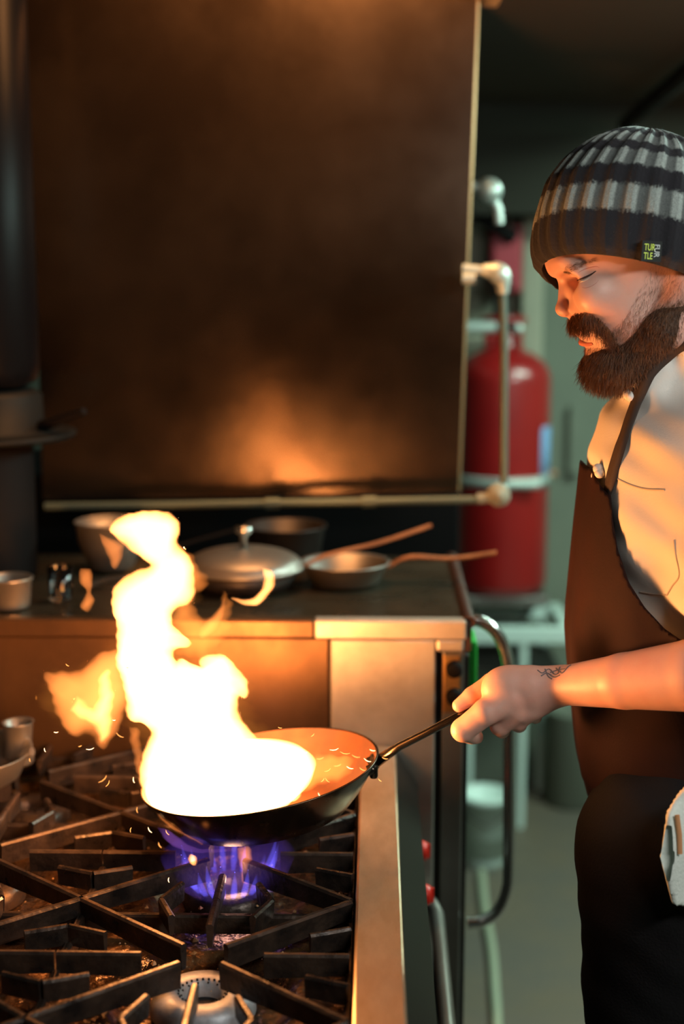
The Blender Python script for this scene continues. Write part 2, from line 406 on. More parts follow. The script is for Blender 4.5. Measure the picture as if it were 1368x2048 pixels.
# red actuator box
a, b = fbox(984, 452, 1043, 584, YB-.16, .12)
rb = empty('release_box', (a[0], YB-.10, b[2]), 'flat dark red box on the wall above the red cylinder', 'control box')
MB().box(a, b, .006).build('case', M['red_box'], rb)
a2, b2 = fbox(990, 458, 1037, 578, YB-.166, .006); MB().box(a2, b2, .002).build('cover', M['red_box'], rb)
MB().tube([P(945, 432, YB-.2), P(1000, 458, YB-.2), P(1026, 474, YB-.18)], [.012, .018, .026], 10).build('nozzle', M['black'], rb)
MB().tube([(c[0]-.005, YB-.1, b[2]+.005), (c[0]-.005, YB-.16, P(1003, 612, YB-.16)[2])], .012, 8).build('outlet_hose', M['black'], rb)
# white fittings at the far wall
def elbow(name, pts, r, ball, rball, label, m='galv'):
    e = empty(name, ball, label, 'pipe')
    MB().tube(pts, r, 12).build('pipe', M[m], e)
    t = MB()
    t.lathe(ball, [(rball*math.sin(x), -rball*math.cos(x)) for x in np.linspace(0.01, 3.13, 12)], 16).build('elbow', M['galv'], e)
    return e
Y3 = 2.95
e = elbow('suppression_pipe', [P(925, 372, Y3), P(965, 374, Y3)], .0095, P(978, 382, Y3), .027, 'short pale pipe with round elbow sticking out above the red box')
MB().tube([P(926, 372, Y3), P(906, 372, Y3), P(900, 360, Y3), np.append(P(900, 340, Y3)[:2], ZC)], .0095, 10).build('ceiling_drop', M['galv'], e)
MB().tube([P(985, 395, Y3), P(996, 420, Y3), P(998, 448, Y3)], .010, 10).build('drop_nozzle', M['galv'], e)
e = elbow('release_pipe', [P(920, 655, 3.9), P(992, 655, 3.9)], .016, P(1036, 657, 3.9), .014, 'fat white pipe stub crossing just above the red cylinder')
MB().tube([P(990, 655, 3.9), P(1036, 657, 3.9)], .009, 10).build('thin_pipe', M['dark'], e)
MB().tube([P(925, 655, 3.9), P(890, 655, 3.9), P(885, 655, 3.95), P(885, 655, YB)], .014, 10).build('wall_pipe', M['galv'], e)
MB().tube([P(925, 684, 3.95), P(965, 684, 3.95)], .018, 10).build('flange', M['cream'], e)

# low steel stand, bucket, hose
st = empty('equipment_stand', P(1040, 1275, 4.12), 'low white steel frame stand below the red cylinder', 'stand')
zt_ = P(1040, 1256, 4.1)[2]; zu = P(1040, 1288, 4.1)[2]; xl = P(930, 1256, 4.1)[0]; xr = P(1146, 1256, 4.1)[0]
MB().box((xl, 4.10, zu), (xr, 4.13, zt_), .004).build('front_rail', M['white_metal'], st)
MB().box((xl, 4.40, zu), (xr-.03, 4.43, zt_), .004).build('back_rail', M['white_metal'], st)
MB().box((xr-.03, 4.13, zu), (xr, 4.42, zt_), .004).build('side_rail', M['white_metal'], st)
MB().box((xl, 4.13, zu-.10), (xr-.03, 4.40, zu-.085)).build('basin', M['dark'], st)
for (lx, ly) in ((P(1045, 1400, 4.1)[0], 4.115), (xl+.015, 4.115), (xl+.015, 4.41), (xr-.05, 4.41)):
    MB().tube([(lx, ly, 0), (lx, ly, zu)], .014, 10).build('leg', M['white_metal'], st)
bc = PZ(962, 1700, 0); bc[1] = 3.85
bk = empty('plastic_bucket', (bc[0], bc[1], 0), 'white plastic bucket on the floor below the low stand', 'bucket')
MB().lathe((bc[0], bc[1], 0), [(0,.0),(.058,0),(.062,.01),(.068,.19),(.072,.19),(.072,.21),(.066,.21),(.064,.03),(0,.03)], 28).build('tub', M['white_metal'], bk)
MB().tube([(bc[0]-.07, bc[1], .19), (bc[0]-.05, bc[1]-.06, .16), (bc[0], bc[1]-.085, .14), (bc[0]+.05, bc[1]-.06, .16), (bc[0]+.07, bc[1], .19)], .003, 6).build('handle', M['dark'], bk)
hp = smoothpath([PZ(963, 1745, .012), PZ(970, 1820, .012), PZ(984, 1900, .012), PZ(990, 1980, .012), PZ(994, 2060, .012), PZ(990, 2200, .012)])
tag(MB().tube(hp, .012, 8).build('floor_hose', M['hose']), 'pale hose lying along the floor beside the oven', 'hose')
a = PZ(1130, 1560, 0)
mb = MB().lathe((a[0]-.01, 4.32, 0), [(0,0),(.07,0),(.08,.01),(.085,.30),(.09,.31),(.085,.315),(.075,.30),(.07,.02),(0,.02)], 24)
tag(mb.build('waste_bin', M['wall']), 'grey-green bin on the floor against the back wall beside the apron', 'bin')

# ============================================================ oven unit beyond the range
YO = 2.10; ZO = P(935, 1241, YO)[2]; XR = P(936, 1241, YO)[0]; XL = -1.2; YK = 2.60
ov = empty('oven_cabinet', (XR, YO, 0), 'waist-high steel oven cabinet with flat dark top beyond the range', 'oven')
zl = P(400, 1274, YO)[2]; xs = P(628, 1250, YO)[0]; x1 = P(657, 1300, YO)[0]; x2 = P(871, 1300, YO)[0]; x3 = P(886, 1300, YO)[0]
MB().box((XL, YO+.03, .10), (XR-.005, YK, ZO-.02)).build('body', M['dark'], ov)
MB().box((XL, YO+.012, ZO-.02), (XR-.004, YK, ZO-.002), .002).build('top_plate', mat('seasoned_griddle', (.045,.035,.022), .3, .6, (.07,.055,.035), 7, .1, 30, .1), ov)
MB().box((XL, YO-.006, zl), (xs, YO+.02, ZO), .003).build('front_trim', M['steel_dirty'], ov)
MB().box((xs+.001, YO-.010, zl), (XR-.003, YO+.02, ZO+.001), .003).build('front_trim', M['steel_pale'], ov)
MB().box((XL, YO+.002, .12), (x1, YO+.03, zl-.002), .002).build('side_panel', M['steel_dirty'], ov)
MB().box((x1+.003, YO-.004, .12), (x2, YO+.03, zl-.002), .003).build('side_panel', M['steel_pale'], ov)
zc0 = P(900, 1302, YO)[2]
MB().box((x2+.001, YO-.006, zc0), (XR-.006, YO+.03, zl-.001), .004).build('corner_cap', M['steel_pale'], ov)
MB().box((x3, YO+.01, .12), (XR-.004, YO+.03, zc0-.004), .003).build('corner_post', M['steel_grey'], ov)
zq0 = P(900, 1312, YO)[2]; zq1 = P(900, 1428, YO)[2]
MB().box((x3+.001, YO+.004, zq1), (XR-.010, YO+.012, zq0), .002).build('hinge_plate', M['plate_lit'], ov)
for py in (1338, 1393):
    q = P(908, py, YO); MB().lathe(q, [(0,.012),(.010,.012),(.0125,.009),(.0125,-.006)], 18, Matrix.Rotation(math.pi/2, 3, 'X')).build('bolt', M['black'], ov)
MB().tube([(XR+.002, YO+.004, ZO-.004), (XR+.002, YK, ZO-.004)], .010, 10).box((XR-.005, YO+.002, ZO-.05), (XR+.006, YK, ZO-.004), .003).build('front_edge', mat('dark_bullnose', (.07,.035,.028), .4, .4), ov)
MB().box((XR-.004, YO+.02, .14), (XR+.004, YK-.02, ZO-.06), .002).build('door', M['dark'], ov)
for x in (XR-.06, XL+.06):
    for y in (YO+.06, YK-.06): MB().tube([(x, y, 0), (x, y, .11)], .02, 12).build('foot', M['steel_grey'], ov)
YH = YO+.035
hpts = smoothpath([P(935, 1240, YH), P(962, 1243, YH), P(990, 1262, YH), P(1010, 1300, YH), P(1018, 1360, YH), P(1018, 1500, YH), P(1018, 1720, YH), P(1014, 1780, YH), P(995, 1822, YH), P(965, 1842, YH), P(935, 1846, YH)], 6)
MB().tube(hpts, .0098, 14).build('door_handle', M['chrome'], ov)
a = P(946, 1280, YH+.03); b = P(952, 1392, YH+.03)
mb = MB(); mb.box((XR+.005, YH+.02, b[2]), (XR+.019, YH+.10, a[2]), .003)
tag(mb.build('green_cleaning_pad', M['green']), 'bright green plastic strip hanging at the oven corner', 'pad')
# black cabinet further along the line
xk = P(918, 1060, 2.95)[0]
mb = MB().box((XL, 2.95, 0), (xk, 3.4, 1.245), .004)
tag(mb.build('black_cabinet', M['black']), 'black cabinet standing in the dark behind the oven top', 'cabinet')

# big steel hood panel
YP = 2.66
A = [P(50, -60, YP), P(957, -60, YP), P(916, 984, YP), P(86, 996, YP)]
hd = empty('hood_side_panel', (0, YP, A[2][2]), 'large smoke-stained steel panel hanging from the hood behind the flames', 'steel panel')
V = [(p[0], y, p[2]) for y in (YP, YP+.025) for p in A]
MB().add(V, [(0,3,2,1),(4,5,6,7),(0,1,5,4),(1,2,6,5),(2,3,7,6),(3,0,4,7)]).build('sheet', M['panel'], hd)
mb = MB(); mb.tube([(A[1][0], YP+.006, A[1][2]), (A[2][0], YP+.006, A[2][2])], .0055, 8); mb.build('folded_edge', M['panel_edge'], hd)
MB().tube([(A[3][0], YP+.008, A[3][2]), (A[2][0], YP+.008, A[2][2])], .006, 8).build('bottom_hem', M['dark'], hd)
struct(MB().box((-1.3, .3, 2.46), (.30, 2.72, 2.50)), 'trim_2', M['dark'])

# galvanised pipe run in front of the panel bottom
YQ = 2.56
pr = empty('gas_pipe', P(997, 990, YQ), 'thin pale pipe run under the steel panel with a riser to an elbow', 'pipe')
MB().tube([P(90, 1013, YQ), P(330, 1010, YQ), P(975, 999, YQ)], .0072, 12).build('horizontal_pipe', M['pipe_tan'], pr)
for px in (545, 738): MB().tube([P(px-14, 1007-(px-545)*.018, YQ), P(px+14, 1006-(px-545)*.018, YQ)], .0105, 12).build('coupling', M['pipe_tan'], pr)
MB().tube([P(1008, 965, YQ), P(1009, 700, YQ), P(1006, 585, YQ)], .0072, 12).build('riser', M['pipe_tan'], pr)
MB().lathe(P(997, 990, YQ), [(0,.016),(.008,.016),(.009,.012),(.018,.012),(.021,.008),(.021,-.008),(.018,-.012),(0,-.012)], 24, Matrix.Rotation(math.pi/2, 3, 'X')).tube([P(955, 998, YQ), P(982, 994, YQ)], .010, 12).build('union_fitting', M['cream'], pr)
mb = MB(); mb.tube(smoothpath([P(1006, 588, YQ), P(1004, 560, YQ), P(992, 545, YQ), P(965, 540, YQ)], 5), [.010, .011, .012, .0135, .015, .017, .018, .019, .02, .02, .019, .018, .015, .013, .012, .011][:16], 14); mb.build('elbow', M['galv'], pr)
MB().tube([P(968, 541, YQ), P(925, 537, YQ)], .0085, 12).build('stub', M['galv'], pr)
MB().tube([P(925, 556, YQ), P(950, 557, YQ)], .011, 12).build('nipple', M['galv'], pr)

# ============================================================ cookware on the oven top
ZT = ZO
def lid(px, py, Y, r, h, name, label, m='steel_grey', knob=True):
    c = P(px, py, Y); c[2] = ZT
    e = empty(name, c, label, 'pan lid')
    prof = [(r*math.cos(t), h*math.sin(t)+.036) for t in np.linspace(.0, 1.5, 12)]+[(0, h+.036)]
    MB().lathe(c, [(r*.98,.030),(r+.004,.031),(r+.004,.036)]+prof, 40).build('dome', M[m], e)
    MB().lathe(c, [(0,0),(r*.8,0),(r*.96,.03),(r*.93,.03),(r*.77,.004),(0,.004)], 40).build('pan_base', M['dark'], e)
    hs = c+np.array([r*.96, 0, .030]); he = P(862, 1051, 2.40)
    MB().tube(smoothpath([hs, hs*.8+he*.2+np.array([0,0,.008]), hs*.4+he*.6, he], 4), .0065, 8, flat=.55).build('handle', M['rust'], e)
    MB().lathe((c[0], c[1], c[2]+h+.035), [(0,0),(.006,0),(.006,.022),(.015,.028),(.015,.036),(0,.038)], 16).build('knob', M['chrome'], e)
    return e
lid(488, 1130, 2.33, .098, .030, 'covered_pan', 'covered pan with low domed steel lid and brown handle, right of the flame')
def fry(px, py, Y, r, hh, z, name, label, m, mi, hdir, hlen, hrise, mh, group=None, rimm=None):
    c = P(px, py, Y); c[2] = z
    e = empty(name, c, label, 'frying pan', group)
    MB().lathe(c, [(0,0),(r*.72,0),(r*.8,.004),(r,hh),(r+.004,hh+.001),(r+.003,hh+.004),(r-.002,hh+.002),(r*.78,.008),(r*.7,.005),(0,.005)], 44).build('bowl', M[m], e)
    d = np.array([math.cos(hdir), math.sin(hdir), 0]); s = c+d*r*.97+np.array([0,0,hh*.8])
    pts = smoothpath([s, s+d*.04+np.array([0,0,.018]), s+d*hlen*.6+np.array([0,0,hrise*.6]), s+d*hlen+np.array([0,0,hrise])], 4)
    MB().tube(pts, .0075, 8, flat=.55).build('handle', M[mh], e)
    return e
fry(690, 1136, 2.36, .073, .034, ZT, 'frying_pan', 'small steel frying pan with rust-brown handle on the oven top', 'steel_grey', 'steel', .0, .185, .026, 'rust')
c = P(572, 1075, 2.555); c[2] = ZT
lb = empty('saute_pan', c, 'dark rounded pan at the back of the oven top under the pipe', 'pan')
MB().lathe(c, [(0,0),(.05,0),(.063,.012),(.072,.060),(.075,.062),(.075,.065),(.070,.063),(.059,.014),(0,.006)], 36).build('bowl', M['dark'], lb)
MB().tube([c+np.array([-.08,-.02,.06]), c+np.array([-.14,-.03,.045]), c+np.array([-.24,-.05,.02])], .007, 8, .6).build('handle', M['black'], lb)
c = P(222, 1060, 2.46); c[2] = ZT+.002
mb = MB().lathe(c, [(0,0),(.035,0),(.04,.006),(.058,.05),(.062,.082),(.065,.084),(.062,.086),(.056,.055),(.037,.01),(0,.008)], 36)
tag(mb.build('mixing_bowl', M['steel_grey']), 'small round steel bowl behind the flame tip, left of the covered pan', 'bowl')
c = P(122, 1200, 2.22); c[2] = ZT
mb = MB().lathe(c, [(0,0),(.016,0),(.018,.004),(.021,.055),(.0195,.055),(.0165,.007),(0,.006)], 24)
tag(mb.build('drinking_glass', M['glass']), 'small clear glass on the oven top left of the flame', 'glass')
c = P(20, 1240, 2.17); c[2] = ZT
mb = MB().lathe(c, [(0,0),(.030,0),(.032,.004),(.036,.046),(.039,.047),(.037,.049),(.034,.046),(.030,.006),(0,.006)], 36)
tag(mb.build('steel_insert', M['steel']), 'shiny steel container at the left end of the oven top edge', 'container')
c = P(215, 1170, 2.3); c[2] = ZT
mb = MB().tube(smoothpath([c+np.array([-.03,0,.006]), c+np.array([0,0,.016]), c+np.array([.05,-.01,.022])], 5), .006, 8)
tag(mb.build('steel_spoon', M['chrome']), 'bright steel utensil handle beside the glass', 'utensil')
# tall dark pots on the left
c = P(-28, 1150, 2.42); c[2] = ZT; rr = P(72, 1100, 2.42)[0]-c[0]
sp = empty('stock_pot', c, 'tall dark stock pot at the left edge of the oven top', 'pot')
zh = P(0, 885, 2.42)[2]-ZT
MB().lathe(c, [(0,0),(rr*.97,0),(rr,.01),(rr,zh-.004),(rr*.97,zh-.002),(rr*.95,zh-.002),(rr*.94,.01),(0,.01)], 40).build('body', M['black'], sp)
c2 = c.copy(); c2[2] = ZT+zh; r2 = P(150, 880, 2.42)[0]-c[0]
bp = empty('roasting_dish', c2, 'wide dark shallow dish with stub handle stacked on the tall pot', 'dish')
z5 = P(0, 790, 2.42)[2]-c2[2]
MB().lathe(c2, [(0,0),(rr*.9,0),(r2*.96,.008),(r2,.014),(r2,.018),(r2*.9,.018),(rr*1.22,.024),(rr*1.2,z5),(rr*1.05,z5+.01),(0,z5+.012)], 44).build('body', mat('dull_pot', (.008,.009,.009), .5, spec=.15), bp)
MB().tube([c2+np.array([rr*1.15,-.01,.028]), c2+np.array([rr*1.15+.02,-.02,.034]), P(168, 822, 2.38)], [.016,.014,.009], 10, .7).build('handle', M['black'], bp)
c3 = P(-35, 780, 2.42); c3[2] = c2[2]+z5+.012; r3 = P(72, 600, 2.42)[0]-c3[0]
fl = empty('flue_pipe', c3, 'glossy black flue cylinder rising at the left edge beside the steel panel', 'flue')
MB().lathe(c3, [(0,0),(r3*.7,0),(r3*.93,.012),(r3,.04),(r3,1.2),(0,1.2)], 40).build('pipe', mat('gloss_black', (.004,.004,.005), .35, spec=.06), fl)

# ============================================================ the range
ZG = .95; CX = PZ(405, 1905, ZG); JR = PZ(705, 1800, ZG)
cx0 = CX[0]; CWX = .316; CWY = .268; XE = cx0+CWX/2      # right edge of the grates
xi = PZ(714, 1700, ZG)[0]; xo = PZ(800, 1700, ZG)[0]
Y0, Y1 = .98, YO-.012
rg = empty('gas_range', (xo, (Y0+Y1)/2, 0), 'heavy steel gas range with black grates and wide right ledge', 'range')
XB = cx0-CWX*1.5-.05
MB().box((XB, Y0, .12), (xi-.004, Y1, .86), .004).build('body', M['dark'], rg)
MB().box((xi, Y0, ZG-.10), (xo, Y1, ZG-.012), .002).build('ledge_support', M['steel_grey'], rg)
MB().box((xi, Y0, ZG-.012), (xo, Y1, ZG+.002), .0035).build('front_ledge', M['ledge'], rg)
# sloping dark control panel on the chef's side
zp = .80; xp = xo+.034
V = [(xo+.0005, y, z) if k == 0 else (xp, y, z) for y in (Y0, Y1) for k, z in ((0, ZG-.006), (1, zp+.09), (1, zp-.05), (0, zp-.05))]
MB().add(V, [(0,1,2,3),(4,7,6,5),(0,4,5,1),(1,5,6,2),(2,6,7,3),(3,7,4,0)]).build('control_panel', mat('panel_black', (.035,.028,.025), .28, .6), rg)
for (px, py, Yk) in ((843, 1702, 2.0), (850, 1790, 1.86)):
    pk = P(px, py, Yk); pk[0] = xp
    k = MB().lathe(pk, [(0,.013),(.012,.013),(.014,.010),(.016,.003),(.016,0)], 20, Matrix.Rotation(math.pi/2, 3, 'Y')).build('control_knob', M['red_knob'], rg)
    MB().box(pk+np.array([.012,-.002,-.011]), pk+np.array([.017,.002,.011]), .001).build('pointer', M['red_knob'], k)
xt = xp+.03; ztb = .70
MB().tube([(xt, Y0+.1, ztb), (xt, Y1-.05, ztb)], .011, 12).tube(smoothpath([(xt, Y1-.05, ztb), (xt-.012, Y1-.02, ztb+.008), (xt-.04, Y1-.02, ztb+.012)], 5), .011, 12).build('handle_rail', M['steel_grey'], rg)
MB().box((xo-.02, Y0, .14), (xp-.008, Y1-.02, zp-.055), .003).build('oven_door', M['black'], rg)
for x in (XB+.08, xo-.08):
    for y in (Y0+.08, Y1-.08): MB().tube([(x, y, 0), (x, y, .13)], .024, 12).build('foot', M['steel_grey'], rg)
# drip tray: wavy greasy sheet with bowls round each burner
NX, NY = 150, 220; gx = np.linspace(XB, xi, NX); gy = np.linspace(Y0, Y1, NY)
rows = [1.417-.268, 1.417, 1.685, 1.953]; cols = [cx0, cx0-CWX]
ZTRAY = .898
GXx, GYy = np.meshgrid(gx, gy, indexing='ij'); Zt = np.full_like(GXx, ZTRAY)
for yy in rows:
    for xx in cols:
        d = np.hypot(GXx-xx, GYy-yy); Zt = np.where(d < .085, ZTRAY-.016, np.where(d < .105, ZTRAY-.016*(.105-d)/.02, Zt))
Zt += .0012*np.sin(GXx*160)*np.sin(GYy*130)
V = np.stack([GXx, GYy, Zt], -1).reshape(-1, 3); ii, jj = np.meshgrid(np.arange(NX-1), np.arange(NY-1), indexing='ij'); b = (ii*NY+jj).ravel()
Q = np.stack([b, b+NY, b+NY+1, b+1], 1)
mesh_np('drip_tray', V, Q, M['tray'], rg)
mb = MB()
for i in range(900):
    x = random.uniform(XB+.02, xi-.01); y = random.uniform(1.2, 2.05); s = random.uniform(.0008, .0028)*(1 if random.random() < .85 else 1.8)
    d = min(math.hypot(x-a_, y-b_) for a_ in cols for b_ in rows)
    if d < .09 and random.random() < .8: continue
    q = random.random()*3; z = ZTRAY+.001
    vs = [(x+s*math.cos(q+k*1.57)*random.uniform(.6, 1.4), y+s*math.sin(q+k*1.57), z+random.uniform(-.001, .0)) for k in range(4)]+[(x, y, z+s*.8)]
    mb.add(vs, [(0,1,4),(1,2,4),(2,3,4),(3,0,4)])
tag(mb.build('burnt_crumbs', M['crumb']), 'burnt crumbs and grease flecks scattered over the drip tray', 'crumbs', kind='stuff')
# burner heads
def burner(x, y, label, mc):
    e = empty('gas_burner', (x, y, ZTRAY-.018), label, 'burner', 'round gas burners of the range')
    z0 = ZTRAY-.018
    MB().lathe((x, y, z0), [(0,0),(.050,0),(.056,.004),(.056,.012),(.048,.014)], 8, Matrix.Rotation(.39, 3, 'Z'), False).build('burner_base', mc, e)
    mb = MB().lathe((x, y, z0), [(.020,.006),(.022,.022),(.030,.027),(.046,.026),(.054,.020),(.057,.010),(.057,.004)], 40)
    mb.k = 1
    for k in range(26):
        q = 2*math.pi*k/26
        for r, z in ((.0265, .0262), (.0235, .0235)):
            if r < .025 and k % 2: continue
            mb.lathe((x+r*math.cos(q), y+r*math.sin(q), z0+z-.0005), [(0,.0012),(.0011,.0010),(.0013,-.001)], 6)
    mb.lathe((x, y, z0+.008), [(0,.001),(.021,.0)], 24)
    mb.build('burner_cap', [mc, M['hole']], e)
    return e
lab = {(0,1): 'pale grey ring burner at the bottom of the picture, unlit', (0,2): 'lit burner below the raised pan with blue flames',
       (1,1): 'unlit burner in the left column nearest the camera', (1,2): 'unlit burner of the left column, second from the camera',
       (0,3): 'burner against the oven side behind the raised pan', (1,3): 'burner of the left column farthest from the camera'}
for i, xx in enumerate(cols):
    for j, yy in enumerate(rows):
        if j == 0: continue
        burner(xx, yy, lab[(i, j)], M['cap'] if (i, j) == (0, 1) else M['iron'])
# grates
def bar(mb, a, b, t=.0045, ztop=ZG, h=.024, tap=.55, h2=None):
    a = np.array(a); b = np.array(b); d = (b-a)/np.linalg.norm(b-a); n = np.array([-d[1], d[0]])*t
    h2 = h if h2 is None else h2; V = []
    c = .0025
    for p, hh, e in ((a, h, 0), (b, h2, 1)):
        pe = p-d*0
        for sgn, z, k in ((1, ztop-hh, tap), (1, ztop-c, 1), (.45, ztop, 1), (-.45, ztop, 1), (-1, ztop-c, 1), (-1, ztop-hh, tap)):
            q = pe+n*sgn*k; V.append((q[0], q[1], z))
    n6 = 6; Fs = [tuple(range(6))[::-1], tuple(range(6, 12))]+[(k, (k+1) % 6, 6+(k+1) % 6, 6+k) for k in range(6)]
    mb.add(V, Fs)
def grate_parts():
    fr = MB(); hx, hy = CWX/2-.001, CWY/2-.001
    for a, b in (((-hx,-hy),(hx,-hy)),((hx,-hy),(hx,hy)),((hx,hy),(-hx,hy)),((-hx,hy),(-hx,-hy))): bar(fr, a, b, .004, ZG-.020, .022, 1)
    fs = []
    for sx in (-1, 1):
        for sy in (-1, 1):
            m = MB(); L = math.hypot(hx, hy); d = np.array([hx*sx, hy*sy]); e = d*(.030/L)
            bar(m, d*.995, e, .0048, ZG, .022, .6, .030); fs.append(m)
    for ax in (0, 1):
        for s in (-1, 1):
            m = MB(); hw = (hx, hy)[ax]; oth = 1-ax
            def pt(al, la):
                v = [0, 0]; v[ax] = s*al; v[oth] = la; return v
            bar(m, pt(hw, 0), pt(.066, 0), .0045, ZG, .024, .6, .028)
            fs.append(m)
            for q in (-1, 1):
                m = MB(); bar(m, pt(hw, q*.064), pt(hw-.044, q*.046), .0042, ZG, .024, .6); fs.append(m)
    return fr, fs
proto = None
gl = {(0,0): 'cast iron grate cell nearest the camera on the ledge side', (1,0): 'cast iron grate cell nearest the camera on the left side',
      (0,1): 'cast iron grate cell above the pale ring burner', (1,1): 'cast iron grate cell left of the pale ring burner',
      (0,2): 'cast iron grate cell around the blue burner flame', (1,2): 'cast iron grate cell left of the blue burner flame',
      (0,3): 'cast iron grate cell behind the raised pan by the ledge', (1,3): 'cast iron grate cell at the back left beneath the flames'}
for i, xx in enumerate(cols):
    for j, yy in enumerate(rows):
        if proto is None:
            proto = empty('burner_grate', (0, 0, 0), gl[(i, j)], 'grate', 'cast iron grates of the range')
            fr, fs = grate_parts(); fr.build('frame', M['iron'], proto)
            for m in fs: m.build('finger', M['iron'], proto)
            g = proto; kids = list(proto.children)
        else:
            g = proto.copy(); COL.objects.link(g); g['label'] = gl[(i, j)]
            for k in kids:
                c_ = k.copy(); COL.objects.link(c_); c_.parent = g
        g.location = (xx, yy, 0)
# second pan at the far left of the range
c = P(-75, 1640, 1.93); c[2] = ZG+.001
e = empty('frying_pan', c, 'frying pan at the left edge on the back burner, mostly out of view', 'frying pan')
MB().lathe(c, [(0,0),(.075,0),(.085,.006),(.10,.04),(.103,.043),(.099,.042),(.083,.01),(0,.006)], 40).build('bowl', M['steel_grey'], e)
MB().tube([c+np.array([.09,.0,.036]), c+np.array([.105,.0,.042])], .012, 10, .5).build('handle', M['steel_grey'], e)
c = P(42, 1615, 2.0); c[2] = ZG+.001
mb = MB().lathe(c, [(0,0),(.020,0),(.022,.004),(.019,.03),(.022,.062),(.024,.064),(.020,.062),(.016,.03),(0,.008)], 28)
tag(mb.build('steel_cup', M['steel_grey']), 'small pale steel cup on the range behind the left grates', 'cup')

# ============================================================ the raised saute pan
YPN = 1.70
PL, PR = P(283, 1572, YPN), P(757, 1506, YPN); PC = (PL+PR)/2; PR_ = np.linalg.norm(PR-PL)/2; TA = math.atan2(PR[2]-PL[2], PR[0]-PL[0])
MT = Matrix.Rotation(-TA, 3, 'Y')
def pl(x, y, z): return np.array(PC)+np.array(MT @ Vector((x, y, z)))
pan = empty('saute_pan', pl(0, 0, -.045), 'dark carbon steel pan lifted and tilted above the lit burner', 'pan')
r = PR_
outer = [(0,-.060),(r*.62,-.060),(r*.71,-.055),(r*.83,-.036),(r*.94,-.014),(r,0)]
inner = [(r-.003,.0008),(r*.93,-.0125),(r*.82,-.034),(r*.70,-.052),(r*.61,-.0575),(0,-.0575)]
MB().lathe(PC, outer+[(r+.0005,.0012),(r-.0015,.0018),(r-.003,.0008)], 96, MT).build('bowl', M['pan'], pan)
MB().lathe(PC, inner, 96, MT).build('cooking_surface', M['pan_in'], pan)
h0 = pl(r*.985, -.006, -.010); h1 = P(765, 1516, 1.695); hA = P(800, 1492, 1.69); hB = P(908, 1437, 1.672); hC = P(1010, 1390, 1.668)
hd = MB().tube([h0, P(752, 1524, 1.695), hA, P(850, 1467, 1.68), hB, P(970, 1408, 1.668), hC], [.016, .0115, .0080, .0075, .0075, .0085, .0085], 12, .62).build('handle', M['handle'], pan)
for dy in (-.016, .012):
    q = pl(r*.93, dy-.004, -.013); MB().lathe(q, [(0,.007),(.005,.006),(.0075,.002),(.0075,-.004)], 12, Matrix.Rotation(math.radians(60), 3, 'Y')).build('rivet', M['handle'], pan)
MB().box(pl(r*.9, -.026, -.024), pl(r*.99, .020, -.006), .004).build('handle_bracket', M['handle'], pan)

# ============================================================ fire
def flame(name, poly, m, Y=1.70, k=3.2, tmax=.05, parent=None, step=2.5, tgrow=None, sway=.02, seed=0, jag=2.2, depth=None, grow=0.):
    poly = [tuple(p) for p in smoothpath([np.array(p) for p in poly+[poly[0]]], 4)[:-1]]
    A_ = np.array(poly); lo = A_.min(0)-4; hi = A_.max(0)+4
    nx, ny = int((hi[0]-lo[0])/step)+2, int((hi[1]-lo[1])/step)+2
    gx, gy = np.meshgrid(lo[0]+np.arange(nx)*step, lo[1]+np.arange(ny)*step, indexing='ij')
    g = np.stack([gx.ravel(), gy.ravel()], 1)
    w_ = jag*np.stack([np.sin(g[:, 1]*.11+seed)+.6*np.sin(g[:, 1]*.27+g[:, 0]*.05), np.sin(g[:, 0]*.09+seed*2)+.5*np.sin(g[:, 0]*.23)], 1)
    d = -polydist(g+w_, poly).reshape(nx, ny)+grow
    s = .00060
    rag = 1+.35*np.sin(gx*.05+gy*.03+seed)*np.sin(gy*.045-seed)
    tm = tmax if tgrow is None else tmax+(tgrow-tmax)*np.clip((gy-1420)/140, 0, 1)
    x = np.clip(d, 0, None)*s*k*rag
    t = tm*(1-np.exp(-x/tm))
    o = P(0, 0, Y); ys = Y+sway*np.sin(gy*.014+seed)+(0 if depth is None else depth(gx, gy))
    pts = np.array([ray(a, b) for a, b in g]).reshape(nx, ny, 3); base = CAM+pts*(Y/pts[..., 1])[..., None]
    Fv = base.copy(); Bv = base.copy(); Fv[..., 1] = ys-t; Bv[..., 1] = ys+t
    act = d > 0; V = np.concatenate([Fv.reshape(-1, 3), Bv.reshape(-1, 3)]); N_ = nx*ny
    cell = act[:-1, :-1] | act[1:, :-1] | act[:-1, 1:] | act[1:, 1:]
    i, j = np.nonzero(cell); a = i*ny+j
    Qf = np.stack([a, a+ny, a+ny+1, a+1], 1)[:, ::-1]; Qb = Qf[:, ::-1]+N_
    # weld the zero-thickness rim
    used = np.unique(Qf); remap = np.arange(2*N_)
    z = (t.ravel() <= 0); remap[N_+np.nonzero(z)[0]] = np.nonzero(z)[0]
    Q = remap[np.concatenate([Qf, Qb])]; u, inv = np.unique(Q, return_inverse=True)
    return mesh_np(name, V[u], inv.reshape(Q.shape), m, parent)
M['fire'] = fire('flame_core', (1., .34, .085), 220)
M['fire_mid'] = fire('flame_orange', (1., .27, .055), 42)
M['fire_soft'] = fire('flame_wisp', (1., .27, .045), 26)
M['fire_blue'] = fire('gas_flame_blue', (.13, .11, .95), 55)
M['fire_violet'] = fire('gas_flame_violet', (.30, .10, .50), 22)
fe = empty('pan_fire', pl(-.03, 0, -.03), 'tall white-orange flare of flames rising out of the tilted pan', 'fire')
